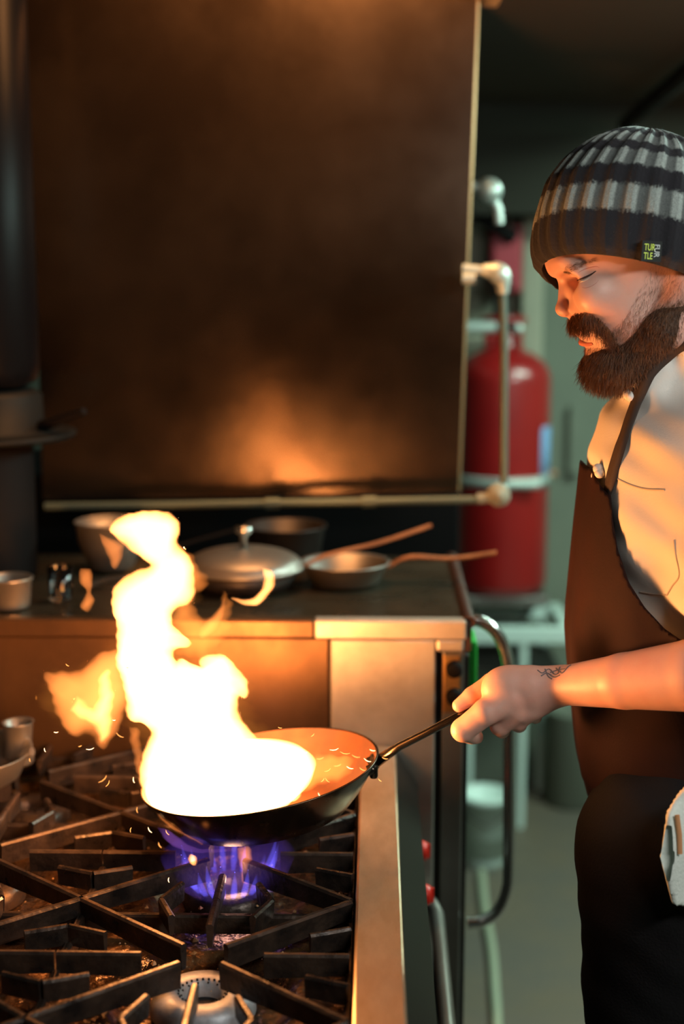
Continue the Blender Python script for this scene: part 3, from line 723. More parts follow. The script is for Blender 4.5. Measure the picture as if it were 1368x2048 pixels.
main = [(330,1618),(292,1585),(282,1530),(300,1478),(285,1455),(252,1440),(247,1380),(235,1330),(241,1250),(231,1180),(262,1146),(305,1130),(275,1105),(240,1080),(218,1062),(245,1036),(292,1030),(330,1030),(354,1052),(352,1088),(376,1110),(391,1150),(385,1192),(352,1212),(346,1245),(382,1282),(345,1298),(352,1328),(364,1322),(402,1338),(404,1316),(450,1312),(474,1345),(491,1372),(489,1402),(474,1398),(470,1424),(490,1468),(530,1498),(575,1522),(594,1560),(590,1590),(500,1600),(400,1620)]
flame('flame_body', main, M['fire'], tmax=.050, tgrow=.095, k=2.8, parent=fe, seed=.4, jag=1.2, grow=3.5)
flame('flame_tongue', [(78,1350),(112,1352),(150,1346),(205,1310),(246,1312),(262,1390),(230,1470),(206,1492),(180,1468),(138,1466),(108,1425)], M['fire_mid'], tmax=.04, k=2.0, parent=fe, seed=1.7, Y=1.72)
flame('flame_tongue', [(140,1425),(150,1395),(185,1420),(195,1360),(215,1350),(225,1440),(208,1482),(180,1450)], M['fire'], tmax=.02, k=1.2, parent=fe, seed=1.7, Y=1.71)
flame('flame_tongue', [(192,1068),(222,1080),(250,1090),(240,1128),(226,1134),(212,1104)], M['fire_mid'], tmax=.02, k=2.4, parent=fe, seed=.3, Y=1.7, jag=1)
flame('flame_tongue', [(165,1130),(188,1132),(193,1158),(188,1176),(196,1198),(180,1218),(166,1204),(178,1176),(165,1156)], M['fire_mid'], tmax=.02, k=2.2, parent=fe, seed=.9, Y=1.74, jag=1)
flame('flame_tongue', [(527,1132),(549,1136),(551,1165),(536,1194),(514,1214),(480,1210),(462,1196),(500,1198),(520,1182),(527,1156)], M['fire'], tmax=.02, k=1.5, parent=fe, seed=2.2, Y=1.73, jag=1)
flame('flame_tongue', [(360,1090),(395,1120),(415,1170),(380,1215),(420,1240),(450,1190),(462,1240),(440,1300),(400,1320),(350,1310),(340,1200)], M['fire_soft'], tmax=.03, k=1.6, parent=fe, seed=2.9, Y=1.75, jag=4)
flame('flame_tongue', [(398,1262),(430,1225),(452,1195),(440,1250),(405,1285),(392,1278)], M['fire_mid'], tmax=.02, k=2., parent=fe, seed=2.2, Y=1.72, jag=1)
flame('flame_tongue', [(560,1530),(600,1510),(660,1500),(705,1510),(700,1545),(640,1575),(585,1590)], M['fire_soft'], tmax=.05, k=2., parent=fe, seed=3.3, Y=1.71, jag=3)
flame('flame_tongue', [(262,1440),(285,1452),(292,1520),(300,1590),(325,1640),(395,1690),(400,1700),(340,1672),(300,1620),(276,1540)], M['fire_mid'], tmax=.02, k=1.6, parent=fe, seed=3.1, Y=1.60, jag=1.5)
flame('flame_halo', [(225,1180),(270,1120),(400,1150),(400,1240),(500,1340),(520,1440),(620,1500),(640,1580),(300,1600),(270,1500),(235,1440),(200,1500),(100,1440),(90,1350),(215,1290)], fire('flame_haze', (1., .34, .05), 1.6), tmax=.12, k=1.6, parent=fe, seed=5, Y=1.78, jag=5)
MB().lathe(pl(-.035, -.015, 0), [(0,-.040),(.07,-.038),(.100,-.015),(.108,.002),(.095,.016),(.06,.028),(0,.034)], 40, MT).build('flame_bed', M['fire'], fe)
# gas flames of the lit burner
ge = empty('gas_flame', (cx0, 1.685, ZTRAY), 'blue and violet gas flames of the burner under the raised pan', 'gas flame')
bx, by = cx0, 1.685
for k in range(22):
    q = 2*math.pi*k/22+.1; n = np.array([math.cos(q), math.sin(q), 0]); s0 = np.array([bx, by, ZTRAY+.006])+n*.040; L = random.uniform(.018, .034)
    pts = [s0, s0+n*L*.35+[0,0,L*.5], s0+n*L*.6+[0,0,L*1.1], s0+n*L*.75+[0,0,L*1.75]]
    mb = MB().tube(pts, [.0026, .0048, .0036, .0004], 8); mb.build('flame_jet', M['fire_blue'], ge)
MB().lathe((bx, by, ZTRAY+.004), [(0,0),(.05,0),(.075,.02),(.085,.045),(.06,.06),(0,.065)], 28).build('flame_sheath', fire('gas_flame_sheath', (.16, .07, .62), 2.2), ge)
flame('flame_tongue', [(474,1692),(500,1688),(506,1730),(500,1775),(482,1772),(480,1740)], M['fire_mid'], tmax=.012, k=1.6, parent=ge, seed=1., Y=1.66, jag=1)
flame('flame_tongue', [(318,1640),(350,1655),(395,1690),(440,1692),(480,1690),(440,1700),(395,1702),(345,1685)], M['fire_violet'], tmax=.02, k=1.6, parent=ge, seed=1., Y=1.60, jag=1)
flame('flame_tongue', [(382,1703),(394,1712),(393,1730),(384,1731),(377,1716)], M['fire'], tmax=.01, k=1.8, parent=ge, seed=1., Y=1.58, jag=.5)
flame('flame_tongue', [(510,1730),(530,1722),(560,1748),(578,1782),(550,1796),(520,1790)], M['fire_violet'], tmax=.015, k=1.6, parent=ge, seed=1., Y=1.66, jag=1)
# embers
EM = glow('ember_glow', (1., .36, .08), 3); EM2 = glow('ember_hot', (1., .60, .28), 6)
emb = [(112,1464,9,0),(205,1558,22,-40),(215,1567,14,-60),(180,1497,16,-10),(240,1470,18,30),(135,1330,8,30),(338,1760,10,88),(349,1760,10,88),(160,1492,7,-20),(228,1440,6,0),(255,1335,5,10),
       (640,1516,16,-18),(668,1498,18,-12),(690,1505,20,10),(712,1512,18,20),(735,1520,16,28),(655,1540,14,-30),(675,1530,16,-20),(700,1535,14,15),(645,1560,10,-50),(725,1538,14,30),(640,1590,12,55),(648,1636,14,55),(655,1560,12,45),(610,1505,10,-15),(625,1470,9,-45),(560,1455,8,15),(745,1500,12,15),(770,1516,12,15),(760,1560,8,40),
       (268,1560,12,80),(275,1620,12,85),(262,1660,11,100),(300,1660,14,60),(320,1690,14,65),(335,1665,12,55),(90,1500,8,70),(60,1520,7,80)]
for i, (px, py, L, an) in enumerate(emb):
    c = P(px, py, 1.66+.05*math.sin(i*1.9)); d = np.array([math.cos(math.radians(an)), .2*math.sin(i), -math.sin(math.radians(an))])*L*.0003
    n_ = np.array([d[2], 0, -d[0]])*.25
    o = MB().tube([c-d, c-d*.3+n_, c+d*.4+n_, c+d], [.0002, .00042, .00042, .0002], 5).build('ember', EM2 if i % 3 == 0 else EM)
    tag(o, 'tiny glowing ember flying around the burning pan', 'ember', 'embers flying around the pan')

# ============================================================ the cook
YC = 1.70; YT = 1.745; PXM = .000588
def R(px): return px*PXM
def HP(px, py, dy=0., Y=YC): return P(px, py, Y)+np.array([0, dy, 0])
def two(fn): return [fn(-1), fn(1)]
K = []
K += [ell(HP(1268,455), (R(176), .080, R(165)))]
K += [(ell(HP(1244,602), (R(90), .062, R(132))), .02)]
K += [(ell(HP(1128,522), (R(36), .048, R(26))), .016)]
for s in (-1, 1):
    K += [(cone(HP(1112,541,s*.012), HP(1140,538,s*.045), R(10), R(11)), .010)]
    K += [(ell(HP(1176,588,s*.040), (R(36), .022, R(36))), .022)]
    K += [(cone(HP(1222,716,s*.012), HP(1318,655,s*.054), R(32), R(30)), .022)]
    K += [(cone(HP(1318,655,s*.056), HP(1350,560,s*.066), R(30), R(30)), .022)]
K += [(ell(HP(1182,642), (R(38), .032, R(34))), .015), (ell(HP(1212,722), (R(34), .028, R(32))), .015)]
for s in (-1, 1):
    K += [(ell(HP(1136,560,s*.029), (R(24), .016, R(17))), .010, 'sub')]
    K += [(ell(HP(1168,557,s*.0315), (R(19), .0125, R(18))), .004)]
    K += [(cone(HP(1141,548,s*.024), HP(1150,544,s*.044), R(6), R(6)), .006)]      # upper lid fold
K += [(cone(HP(1127,562), HP(1127,612), R(9), R(12)), .009), (ell(HP(1129,619), (R(18), .0110, R(15))), .006)]
for s in (-1, 1):
    K += [(ell(HP(1154,617,s*.0145), (R(17), .0075, R(15))), .004), (cone(HP(1146,580,s*.011), HP(1158,610,s*.018), R(14), R(13)), .010)]
    K += [(ell(HP(1140,632,s*.0075), (R(7), .0032, R(4))), .003, 'sub')]
    K += [(cone(HP(1158,604,s*.019), HP(1184,650,s*.031), R(10), R(12)), .010)]     # cheek fold
for s in (-1, 1): K += [(cone(HP(1173,598,s*.0215), HP(1171,626,s*.0225), R(3), R(4)), .005, 'sub')]
K += [(cone(HP(1152,636), HP(1162,658), R(10), R(9)), .008)]
for s in (-1, 1):
    K += [(cone(HP(1166,664), HP(1180,669,s*.022), R(9), R(5)), .004), (cone(HP(1174,681), HP(1186,676,s*.020), R(10), R(5)), .004)]
    K += [(ell(HP(1392,556,s*.078), (R(24), .009, R(40))), .008), (ell(HP(1386,552,s*.086), (R(11), .006, R(22))), .004, 'sub')]
K += [(cone(HP(1350,630), HP(1428,800), .049, .054), .02)]
headf = U(K, .02)
hv, hq = surface(headf, HP(1440, 880, -.11)-[.2, 0, .0], HP(1440, 270, .13)+[.03, 0, 0], .0017) if False else surface(headf, [P(1080,900,1.7)[0]-.01, 1.585, P(1200,900,1.7)[2]], [P(1500,900,1.7)[0], 1.82, P(1200,270,1.7)[2]], .0017)
# torso and arms under the clothes
def zof(py): return P(1290, py, YC)[2]
rowsT = [(690,1318,1470,.060),(730,1306,1490,.066),(765,1275,1520,.085),(800,1238,1560,.125),(840,1202,1590,.170),(900,1190,1608,.195),(1000,1184,1612,.195),(1150,1168,1600,.185),(1270,1160,1592,.183),(1420,1168,1590,.183),(1560,1176,1590,.182),(1640,1196,1585,.175),(1760,1210,1580,.168)]
tz = np.array([zof(r_[0]) for r_ in rowsT])[::-1]; tf = np.array([P(r_[1], r_[0], YT-.02)[0] for r_ in rowsT])[::-1]; tb = np.array([P(r_[2], r_[0], YT-.02)[0] for r_ in rowsT])[::-1]; tw = np.array([r_[3] for r_ in rowsT])[::-1]*.94
zz = np.linspace(tz[0], tz[-1], 300)
def sm(a):
    v = np.interp(zz, tz, a); kx = np.ones(21)/21; return np.convolve(np.pad(v, 10, 'edge'), kx, 'valid')
sf, sb, sw = sm(tf), sm(tb), sm(tw)
def torso(grow=0., wr=0., ztop=None, zbot=None, e=2.3):
    zT = tz[-1] if ztop is None else ztop; zB = tz[0] if zbot is None else zbot
    def f(p):
        x, y, z = p[:, 0], p[:, 1], p[:, 2]
        a = np.interp(z, zz, sf); b = np.interp(z, zz, sb); w_ = np.interp(z, zz, sw)+grow
        cx_ = (a+b)/2; rx = (b-a)/2+grow
        k = (np.abs((x-cx_)/rx)**e+np.abs((y-YT)/w_)**e)**(1/e)
        d = (k-1)*np.minimum(rx, w_)*.93
        if wr: d = d+wr*(np.sin(z*38+x*22+np.sin(y*17))*.5+np.sin(z*71-x*40+y*30)*.3+np.sin(x*60+z*25)*.35)
        return np.maximum(np.maximum(d, z-zT), zB-z)
    return f
shL, elL, wrL = P(1484,905,1.60), P(1530,1345,1.485), P(1116,1372,1.635)
shR, elR, wrR = P(1484,905,1.89), P(1545,1290,1.93), P(1400,1500,1.93)
def hand_left():
    q = lambda px, py, Y: P(px, py, Y)
    it = [ell(q(1050,1386,1.637), (R(72), .019, R(56))), (ell(q(1010,1378,1.642), (R(48), .020, R(46))), .014)]
    it += [(cone(wrL, q(1250,1362,1.575), R(38), R(54)), .012), (cone(q(1250,1362,1.575), q(1400,1350,1.52), R(54), R(70)), .004), (cone(q(1400,1350,1.52), elL, R(70), R(66)), .004)]
    it += [(cone(wrL, q(1070,1378,1.637), R(38), R(44), 1.25), .010)]
    fs = [[(q(1050,1362,1.668),26),(q(985,1368,1.672),23),(q(945,1392,1.672),19),(q(918,1411,1.670),14)],                # thumb on top
          [(q(1022,1400,1.632),30),(q(972,1424,1.628),27),(q(926,1460,1.634),24),(q(950,1474,1.664),17)],                # index beneath
          [(q(1030,1422,1.634),28),(q(1000,1452,1.640),20),(q(1004,1460,1.668),16),(q(1012,1436,1.688),14)],
          [(q(1058,1418,1.638),25),(q(1036,1444,1.644),18),(q(1038,1450,1.670),15),(q(1044,1430,1.690),13)],
          [(q(1082,1404,1.642),22),(q(1068,1428,1.648),16),(q(1070,1434,1.672),13),(q(1074,1418,1.688),11)]]
    for f_ in fs:
        g_ = U([(cone(f_[i][0], f_[i+1][0], R(f_[i][1]), R(f_[i+1][1])), .003) for i in range(3)], .003)
        it.append((g_, .006))
    return it
def hand_right():
    w_ = wrR; it = [(cone(elR, wrR, R(66), R(42)), .02)]
    c_ = wrR+np.array([-.03, .0, -.06]); it += [(cone(wrR, c_, R(42), R(44)), .015), (ell(c_, (.040, .017, .045)), .012)]
    for i, L in enumerate((.070, .078, .072, .058)):
        b0 = c_+np.array([-.030+i*.020, 0, -.035]); m_ = b0+np.array([-.006, -.006, -L*.5]); t_ = m_+np.array([.004, -.016, -L*.45])
        it.append((U([cone(b0, m_, .0095, .0085), (cone(m_, t_, .0085, .007), .003)]), .006))
    t0 = c_+np.array([-.028, -.008, .015]); it.append((U([cone(t0, t0+np.array([-.022,-.01,-.03]), .011, .010), (cone(t0+np.array([-.022,-.01,-.03]), t0+np.array([-.024,-.016,-.055]), .010, .008), .003)]), .008))
    return it
armf = U(hand_left(), .01)
bL = surface(armf, [P(890,1400,1.63)[0], 1.41, P(1100,1520,1.6)[2]], [elL[0]+.07, 1.72, P(1368,1240,1.5)[2]], .0021)
bodyf = U([torso(-.012, ztop=tz[-1]), (cone(shL, elL, .052, .042), .03), (cone(shR, elR, .052, .042), .03), (cone(HP(1415,770), HP(1440,860), .050, .06), .02)]+hand_right(), .02)
bB = surface(bodyf, [tf.min()-.03, 1.38, tz[0]-.02], [max(tb.max(), elL[0])+.09, 2.05, tz[-1]+.06], .0062)
V, Q = join([(hv, hq), bL, bB])
person = mesh_np('person', V, Q, M['skin'])
tag(person, 'bearded cook in striped knit hat, white jacket and brown apron gripping the pan handle', 'person')
# eyes: slit with lashes and a hint of the eyeball
for nm, pts, r_, mm in (('eyelash', [(1154,561),(1160,559),(1170,555),(1182,549),(1192,542)], .0013, 'lash'),
                        ('eyeball', [(1158,564),(1168,561),(1180,555)], .0012, 'eye'),
                        ('eyelid_crease', [(1152,549),(1160,543),(1174,537),(1192,533),(1200,536)], .0005, 'lip'),
                        ('under_eye_fold', [(1158,573),(1172,576),(1190,568),(1200,556)], .00035, 'lip')):
    pp = hits(headf, smoothpath([np.array(a_) for a_ in pts], 5), -.0002); n_ = len(pp)
    rr_ = [r_*(.35+.65*math.sin(math.pi*(i+.6)/(n_+.2))) for i in range(n_)]
    for s in (1, -1):
        p2 = pp.copy(); p2[:, 1] = YC+s*(p2[:, 1]-YC); MB().tube(p2, rr_, 8).build(nm, M[mm], person)
# lips
pp = np.array(smoothpath([HP(1163,668,0), HP(1168,668,-.008), HP(1174,668,-.016), HP(1182,670,-.022)], 5)).astype(np.float32)
def on_skin(pts, f=headf, off=.0):
    pp = np.array(pts, np.float32)
    for _ in range(5): pp = pp-grad(f, pp)*f(pp)[:, None]
    return pp+grad(f, pp)*off
for s in (-1, 1):
    pp = on_skin(smoothpath([HP(1168,683,0), HP(1174,684,s*.009), HP(1183,681,s*.016), HP(1192,677,s*.021)], 5), off=-.001)
    MB().tube(pp, np.linspace(.0045, .002, len(pp)), 8).build('lower_lip', M['lip'], person)
# hair on the face
def hair_zone(Vh, poly, every=1.0):
    q = Vh.copy(); q[:, 1] = YC-np.abs(q[:, 1]-YC); s_ = proj(q); return inpoly(s_, poly)
nh = grad(headf, hv); nearm = hv[:, 1] < 1.78
beard_poly = [(1166,694),(1200,694),(1222,680),(1226,660),(1245,640),(1268,600),(1290,560),(1300,530),(1395,520),(1395,600),(1352,628),(1310,690),(1300,800),(1180,800)]
must_poly = [(1136,640),(1148,627),(1172,624),(1200,636),(1222,658),(1240,690),(1222,700),(1204,676),(1184,664),(1160,664),(1142,656)]
# beard volume
BK = [ell(HP(1224,728), (R(58), .050, R(42)))]
for s in (-1, 1): BK += [(cone(HP(1245,716,s*.024), HP(1306,654,s*.058), R(48), R(36)), .02), (cone(HP(1306,654,s*.058), HP(1340,600,s*.0665), R(34), R(22)), .012)]

beardf = U(BK, .02)
bv, bq = surface(beardf, [P(1130,700,1.7)[0], 1.60, P(1200,800,1.7)[2]], [P(1400,700,1.7)[0], 1.80, P(1200,540,1.7)[2]], .0024)
beard = mesh_np('beard', bv, bq, M['beard_under'], person); beard['label'] = 'thick auburn full beard'
def sample(Vs, Ns, n):
    i = RNG.integers(0, len(Vs), n); return Vs[i]+RNG.normal(0, .0006, (n, 3)), Ns[i]
def unit(a): return a/np.maximum(np.linalg.norm(a, axis=1, keepdims=True), 1e-9)
nb_ = grad(beardf, bv); ok = (headf(bv.astype(np.float32)) > -.002)
r_, n_ = sample(bv[ok], nb_[ok], 7500)
sp_ = proj(r_); dn = np.clip((1330-sp_[:, 0])/140, 0, 1)[:, None]
d_ = unit(n_*.35+np.array([-.25, 0, -1.])*.75*(.4+dn)+np.array([-.05, 0, -.5])+RNG.normal(0, .22, n_.shape))
ln = .007+.012*dn[:, 0]*RNG.uniform(.5, 1.3, len(r_))
strands('beard_hair', r_, d_, ln, .00028, M['hair'], beard, bend=(-.1, 0, -1.2), curl=.35)
z_ = hair_zone(hv, beard_poly); r_, n_ = sample(hv[z_], nh[z_], 15000)
sp_ = proj(r_*[1, 0, 1]+np.stack([0*r_[:, 0], YC-np.abs(r_[:, 1]-YC), 0*r_[:, 0]], 1))
keep = (sp_[:, 0]+.8*sp_[:, 1] < 1880) & (RNG.random(len(r_)) < np.clip(.25+(sp_[:, 1]-560)/110, .22, 1)); r_, n_ = r_[keep], n_[keep]
d_ = unit(n_*.22+np.array([-.2, 0, -1.])+RNG.normal(0, .25, n_.shape)); strands('sideburn_hair', r_, d_, RNG.uniform(.004, .009, len(r_)), .00010, M['fine_hair'], person, curl=.2, seg=3)
z_ = hair_zone(hv, must_poly); r_, n_ = sample(hv[z_], nh[z_], 3200)
side = np.sign(r_[:, 1:2]-YC); d_ = unit(n_*.42+np.concatenate([np.full((len(r_), 1), .12), side*.40, np.full((len(r_), 1), -.75)], 1)+RNG.normal(0, .18, n_.shape))
strands('moustache', r_, d_, RNG.uniform(.008, .016, len(r_)), .00024, M['hair'], person, bend=(.25, 0, -.9), curl=.2)
brow_poly = [(1126,545),(1132,531),(1158,524),(1188,516),(1192,521),(1160,534),(1138,546)]
z_ = hair_zone(hv, brow_poly); r_, n_ = sample(hv[z_], nh[z_], 2400)
d_ = unit(n_*.3+np.array([.9, 0, .25])+RNG.normal(0, .2, n_.shape)); strands('eyebrow', r_, d_, RNG.uniform(.004, .007, len(r_)), .00010, M['fine_hair'], person, bend=(.2, 0, -.3), curl=.1, seg=3)
# wrist tattoo
armskin = lambda pts: on_skin(pts, armf, -.0004)
for st_ in ([(1075,1340),(1085,1346),(1098,1338),(1110,1349),(1122,1342)], [(1090,1338),(1096,1352),(1104,1358)], [(1112,1336),(1124,1346),(1136,1334),(1142,1330)], [(1082,1352),(1094,1346),(1108,1354),(1120,1350)], [(1120,1334),(1116,1348)], [(1100,1345),(1116,1340),(1130,1338)]):
    mb = MB().tube(hits(armf, smoothpath([np.array(a_) for a_ in st_], 4), -.0003), .0010, 6)
    mb.build('wrist_tattoo', M['tattoo'], person)

# ------------------------------------------------------------ clothes
sleeve = [(cone(shL, shL*.25+elL*.75, .078, .072), .05), (cone(shR, shR*.25+elR*.75, .078, .072), .05)]
def wrinkle(f, a):
    def g_(p):
        x, y, z = p[:, 0], p[:, 1], p[:, 2]
        return f(p)+a*(np.sin(z*42+x*30+1.3*np.sin(y*21))+.6*np.sin(x*95-z*50+y*20)+.5*np.sin(z*120+x*10+2*np.sin(x*40)))
    return g_
jf = U([torso(.0, zbot=zof(1560)), (cone(HP(1330,745), HP(1420,770), .052, .075), .03)]+sleeve, .03)
colr = U([ell(HP(1400,700), (.062, .070, .034)), (cone(HP(1338,716), HP(1440,690), .058, .062), .01)], .01)
neckcut = cone(HP(1330,618), HP(1362,690), .060, .053)
jack = wrinkle(jf, .0025)
# collar: slanted band round the neck
cax = np.array([-.54, 0, .842]); cc = HP(1402, 626)-cax*.030
def collar(p):
    q = p-cc.astype(np.float32); h_ = q@cax.astype(np.float32); rad = np.linalg.norm((q-h_[:, None]*cax)/np.array([1., 1., 1.]), axis=1)
    return np.maximum(np.abs(rad-.074-.12*np.clip(.02-h_, 0, .1))-.0035, np.abs(h_)-.034)
jk = U([jack, (lambda p: collar(p.astype(np.float32)), .006)], .01)
jv, jq = surface(jk, [tf.min()-.03, 1.43, zof(1700)], [elL[0]+.10, 2.03, tz[-1]+.09], .0046)
jacket = mesh_np('jacket', jv, jq, M['coat'], person); jacket['label'] = 'white short-sleeved chef jacket'
def on(f, pts, off): return on_skin(pts, f, off)
for px, py, Y in ((1262,787,1.66),(1268,791,1.645),(1203,936,1.66),(1199,950,1.64),(1206,944,1.63)):
    q = hits(jk, [(px, py)], .004)[0]
    MB().lathe(q, [(.0065*math.sin(x), -.0065*math.cos(x)) for x in np.linspace(.01, 3.13, 10)], 14).build('knot_button', M['button'], jacket)
nearpts = lambda pts, Y=1.53: [P(a_, b_, Y) for a_, b_ in pts]
for pts in ([(1236,958),(1262,970),(1292,978),(1330,980)], [(1349,1080),(1352,1110),(1359,1150),(1345,1172),(1334,1190)], [(1280,1184),(1305,1188),(1334,1190)]):
    MB().tube(hits(jack, smoothpath([np.array(a_) for a_ in pts], 5), .0), .0012, 6).build('pocket_seam', M['seam'], jacket)
# apron
reg = [(900,1400)]
right = [(1183,938),(1206,978),(1222,992),(1226,1040),(1236,1100),(1258,1165),(1290,1215),(1330,1258),(1380,1292),(1450,1325),(1560,1340),(1640,1345)]
regp = [(1000,900)]+right+[(1640,1594),(1000,1594)]
rp = np.array([P(a_, b_, 1.56 if a_ > 1200 else 1.66)[[0, 2]] for a_, b_ in regp])
rp_s = [tuple(c_) for c_ in rp]
tap = torso(.0075, 0, ztop=zof(900), zbot=zof(1640))
def regd(p):
    q = p.astype(np.float64).copy(); q[:, 1] = YT-np.abs(q[:, 1]-YT); return (polydist(proj(q), regp)*PXM).astype(np.float32)
def belly(p):
    x, z = p[:, 0], p[:, 2]; return np.minimum(tap(p), jf(p)-.0085)-.004*np.exp(-((z-zof(1260))/.10)**2)+.0012*(np.sin(p[:, 1]*60+z*8)+np.sin(x*55+z*25))
def apf(p): return np.maximum(belly(p), regd(p))
av, aq = surface(apf, [tf.min()-.06, 1.40, zof(1600)-.01], [tb.max()+.03, 1.96, zof(900)] , .0036)
apron = mesh_np('apron', av, aq, M['apron'], person); apron['label'] = 'dark brown bib apron'
# strap: flat band from the bib over the shoulder
def ribbon(pts, wpx, th, name, m, parent):
    pts = np.array(pts, np.float64); n = len(pts); nn = grad(jack, pts.astype(np.float32)); V_ = []
    for i in range(n):
        t_ = pts[min(i+1, n-1)]-pts[max(i-1, 0)]; t_ /= np.linalg.norm(t_); s_ = np.cross(t_, nn[i]); s_ /= np.linalg.norm(s_)
        w_ = wpx[i]*PXM/2
        V_ += [pts[i]-s_*w_, pts[i]+s_*w_, pts[i]+s_*w_+nn[i]*th, pts[i]-s_*w_+nn[i]*th]
    Fs = [(0,1,2,3), tuple(4*(n-1)+k for k in (3,2,1,0))]+[(4*i+k, 4*i+(k+1) % 4, 4*i+4+(k+1) % 4, 4*i+4+k) for i in range(n-1) for k in range(4)]
    return MB().add(V_, Fs, True).build(name, m, parent)
sp = smoothpath([np.array(a_) for a_ in ((1214,1010),(1232,935),(1254,868),(1276,806),(1292,762),(1316,728),(1345,700),(1385,674),(1425,664))], 5)
sp2 = hits(jk, sp, .0025)
kr = np.ones(7)/7; sp2 = np.stack([np.convolve(np.pad(sp2[:, i], 3, 'edge'), kr, 'valid') for i in range(3)], 1)
ribbon(sp2, list(np.interp(np.linspace(0, 1, len(sp2)), [0, .3, .55, .7, 1], [30, 32, 22, 30, 34])), .0018, 'shoulder_strap', M['strap'], apron)
# trousers
kneeL, kneeR = P(1335, 2240, 1.60), P(1370, 2160, 1.80); kneeL[2] = .52; kneeR[2] = .52
hipL, hipR = P(1345, 1700, 1.615), P(1390, 1700, 1.78)
xk = P(1180, 2000, 1.6)[0]
kneeL[0] = xk+.105; kneeR[0] = xk+.13
ankL, ankR = np.array([kneeL[0]+.05, 1.59, .10]), np.array([kneeR[0]+.07, 1.82, .10])
tr = wrinkle(U([torso(-.004, ztop=zof(1585), zbot=zof(1755)), (cone(hipL, kneeL, .115, .088), .04), (cone(hipR, kneeR, .115, .088), .03), (cone(kneeL, ankL, .088, .062), .03), (cone(kneeR, ankR, .088, .062), .03)], .03), .0016)
tv, tq = surface(lambda p: np.maximum(tr(p), .055-p[:, 2]), [xk-.06, 1.42, .02], [tb.max()+.05, 1.97, zof(1570)], .0075)
trou = mesh_np('trousers', tv, tq, M['trousers'], person)
for a_ in (ankL, ankR):
    sf_ = U([ell(a_+np.array([-.09, 0, -.055]), (.115, .047, .045)), (ell(a_+np.array([.02, 0, -.045]), (.06, .042, .06)), .02)], .02)
    v_, q_ = surface(lambda p: np.maximum(sf_(p), .001-p[:, 2]), a_-[.24, .08, .12], a_+[.12, .08, .06], .006)
    mesh_np('shoe', v_, q_, M['shoe'], person)
# towel at the waist
tp = [(1331,1622),(1400,1560),(1440,1560),(1450,1800),(1400,1830),(1342,1802),(1316,1705)]
tw_ = [tuple(P(a_, b_, 1.475)[[0, 2]]) for a_, b_ in tp]
def tow(p):
    y0 = 1.475+.010*np.sin(p[:, 0]*95+p[:, 2]*12)+.004*np.sin(p[:, 2]*40)
    return np.maximum(np.abs(p[:, 1]-y0)-.006, polydist(p[:, [0, 2]].astype(float), tw_).astype(np.float32))
v_, q_ = surface(tow, [P(1300,1700,1.5)[0], 1.46, P(1368,1850,1.5)[2]], [P(1470,1700,1.5)[0], 1.54, P(1368,1530,1.5)[2]], .0042)
towel = mesh_np('side_towel', v_, q_, M['towel']); tag(towel, 'white cloth hanging at the hip over the dark trousers', 'towel')
MB().tube([P(a_, b_, 1.463) for a_, b_ in ((1354,1630),(1359,1670),(1360,1708))], .0028, 8, .35, up=(0,1,0)).build('stripe', M['towel_stripe'], towel)

# ------------------------------------------------------------ knit hat
hr = [(0,(1076,532),(1468,632),.094),(.04,(1066,516),(1480,610),.099),(.12,(1063,482),(1488,575),.103),(.25,(1070,435),(1492,520),.106),(.4,(1090,374),(1490,462),.105),(.55,(1125,325),(1474,405),.098),(.7,(1170,287),(1440,350),.083),(.82,(1216,266),(1400,310),.064),(.92,(1256,256),(1350,278),.038),(1,(1296,256),(1312,262),.004)]
ts = np.array([a_[0] for a_ in hr]); Ls = np.array([HP(*a_[1]) for a_ in hr]); Rs = np.array([HP(*a_[2]) for a_ in hr]); ws = np.array([a_[3] for a_ in hr])
_tf = np.linspace(0, 1, 201); _k = np.ones(15)/15
def _s(v):
    v = np.interp(_tf, ts, v); e_ = np.concatenate([2*v[0]-v[1:8][::-1], v, 2*v[-1]-v[-8:-1][::-1]]); return np.convolve(e_, _k, 'valid')
Ls = np.stack([_s(Ls[:, i]) for i in range(3)], 1); Rs = np.stack([_s(Rs[:, i]) for i in range(3)], 1); ws = _s(ws); ts = _tf
NT, NA = 120, 31*12; tt = np.linspace(0, 1, NT); th = np.arange(NA)/NA*2*np.pi
Vh = []; UVt = []
def hat_pt(t, a, off=0):
    L_ = np.array([np.interp(t, ts, Ls[:, i]) for i in range(3)]); R_ = np.array([np.interp(t, ts, Rs[:, i]) for i in range(3)]); w_ = np.interp(t, ts, ws)
    c_ = (L_+R_)/2; ux = (R_-L_)/2; p = c_+np.outer(np.cos(a), ux)+np.outer(np.sin(a), [0, w_, 0]); p[:, 2] += -.33*(p[:, 1]-YC)*min(1, max(0, (1-t)*1.7))
    n = np.outer(np.cos(a), ux/np.linalg.norm(ux))+np.outer(np.sin(a), [0, 1, 0]); nz = np.interp(t, [0, .3, 1], [-.1, .2, 3]); n = n+np.array([0, 0, nz]); n /= np.linalg.norm(n, axis=1, keepdims=True)
    return p+n*off[:, None] if hasattr(off, '__len__') else p+n*off
from functools import lru_cache
sm_t = lambda t: t
for t in tt:
    rib = np.cos(31*th); fade = min(1, (1-t)*4)
    off = (.0017*rib+.0006*np.sin(th*31*4)*(rib > 0))*fade+.0006*np.sin(5*th+t*9)
    if t < .03: off = off-.004*(1-t/.03)
    Vh.append(hat_pt(t, th, off))
inner = [hat_pt(t, th, -.0055) for t in (.0, .03, .08, .15)]
allr = inner[::-1]+Vh; Vv = np.concatenate(allr); nr = len(allr)
i_, k_ = np.meshgrid(np.arange(nr-1), np.arange(NA), indexing='ij'); b0 = (i_*NA+k_).ravel(); b1 = (i_*NA+(k_+1) % NA).ravel()
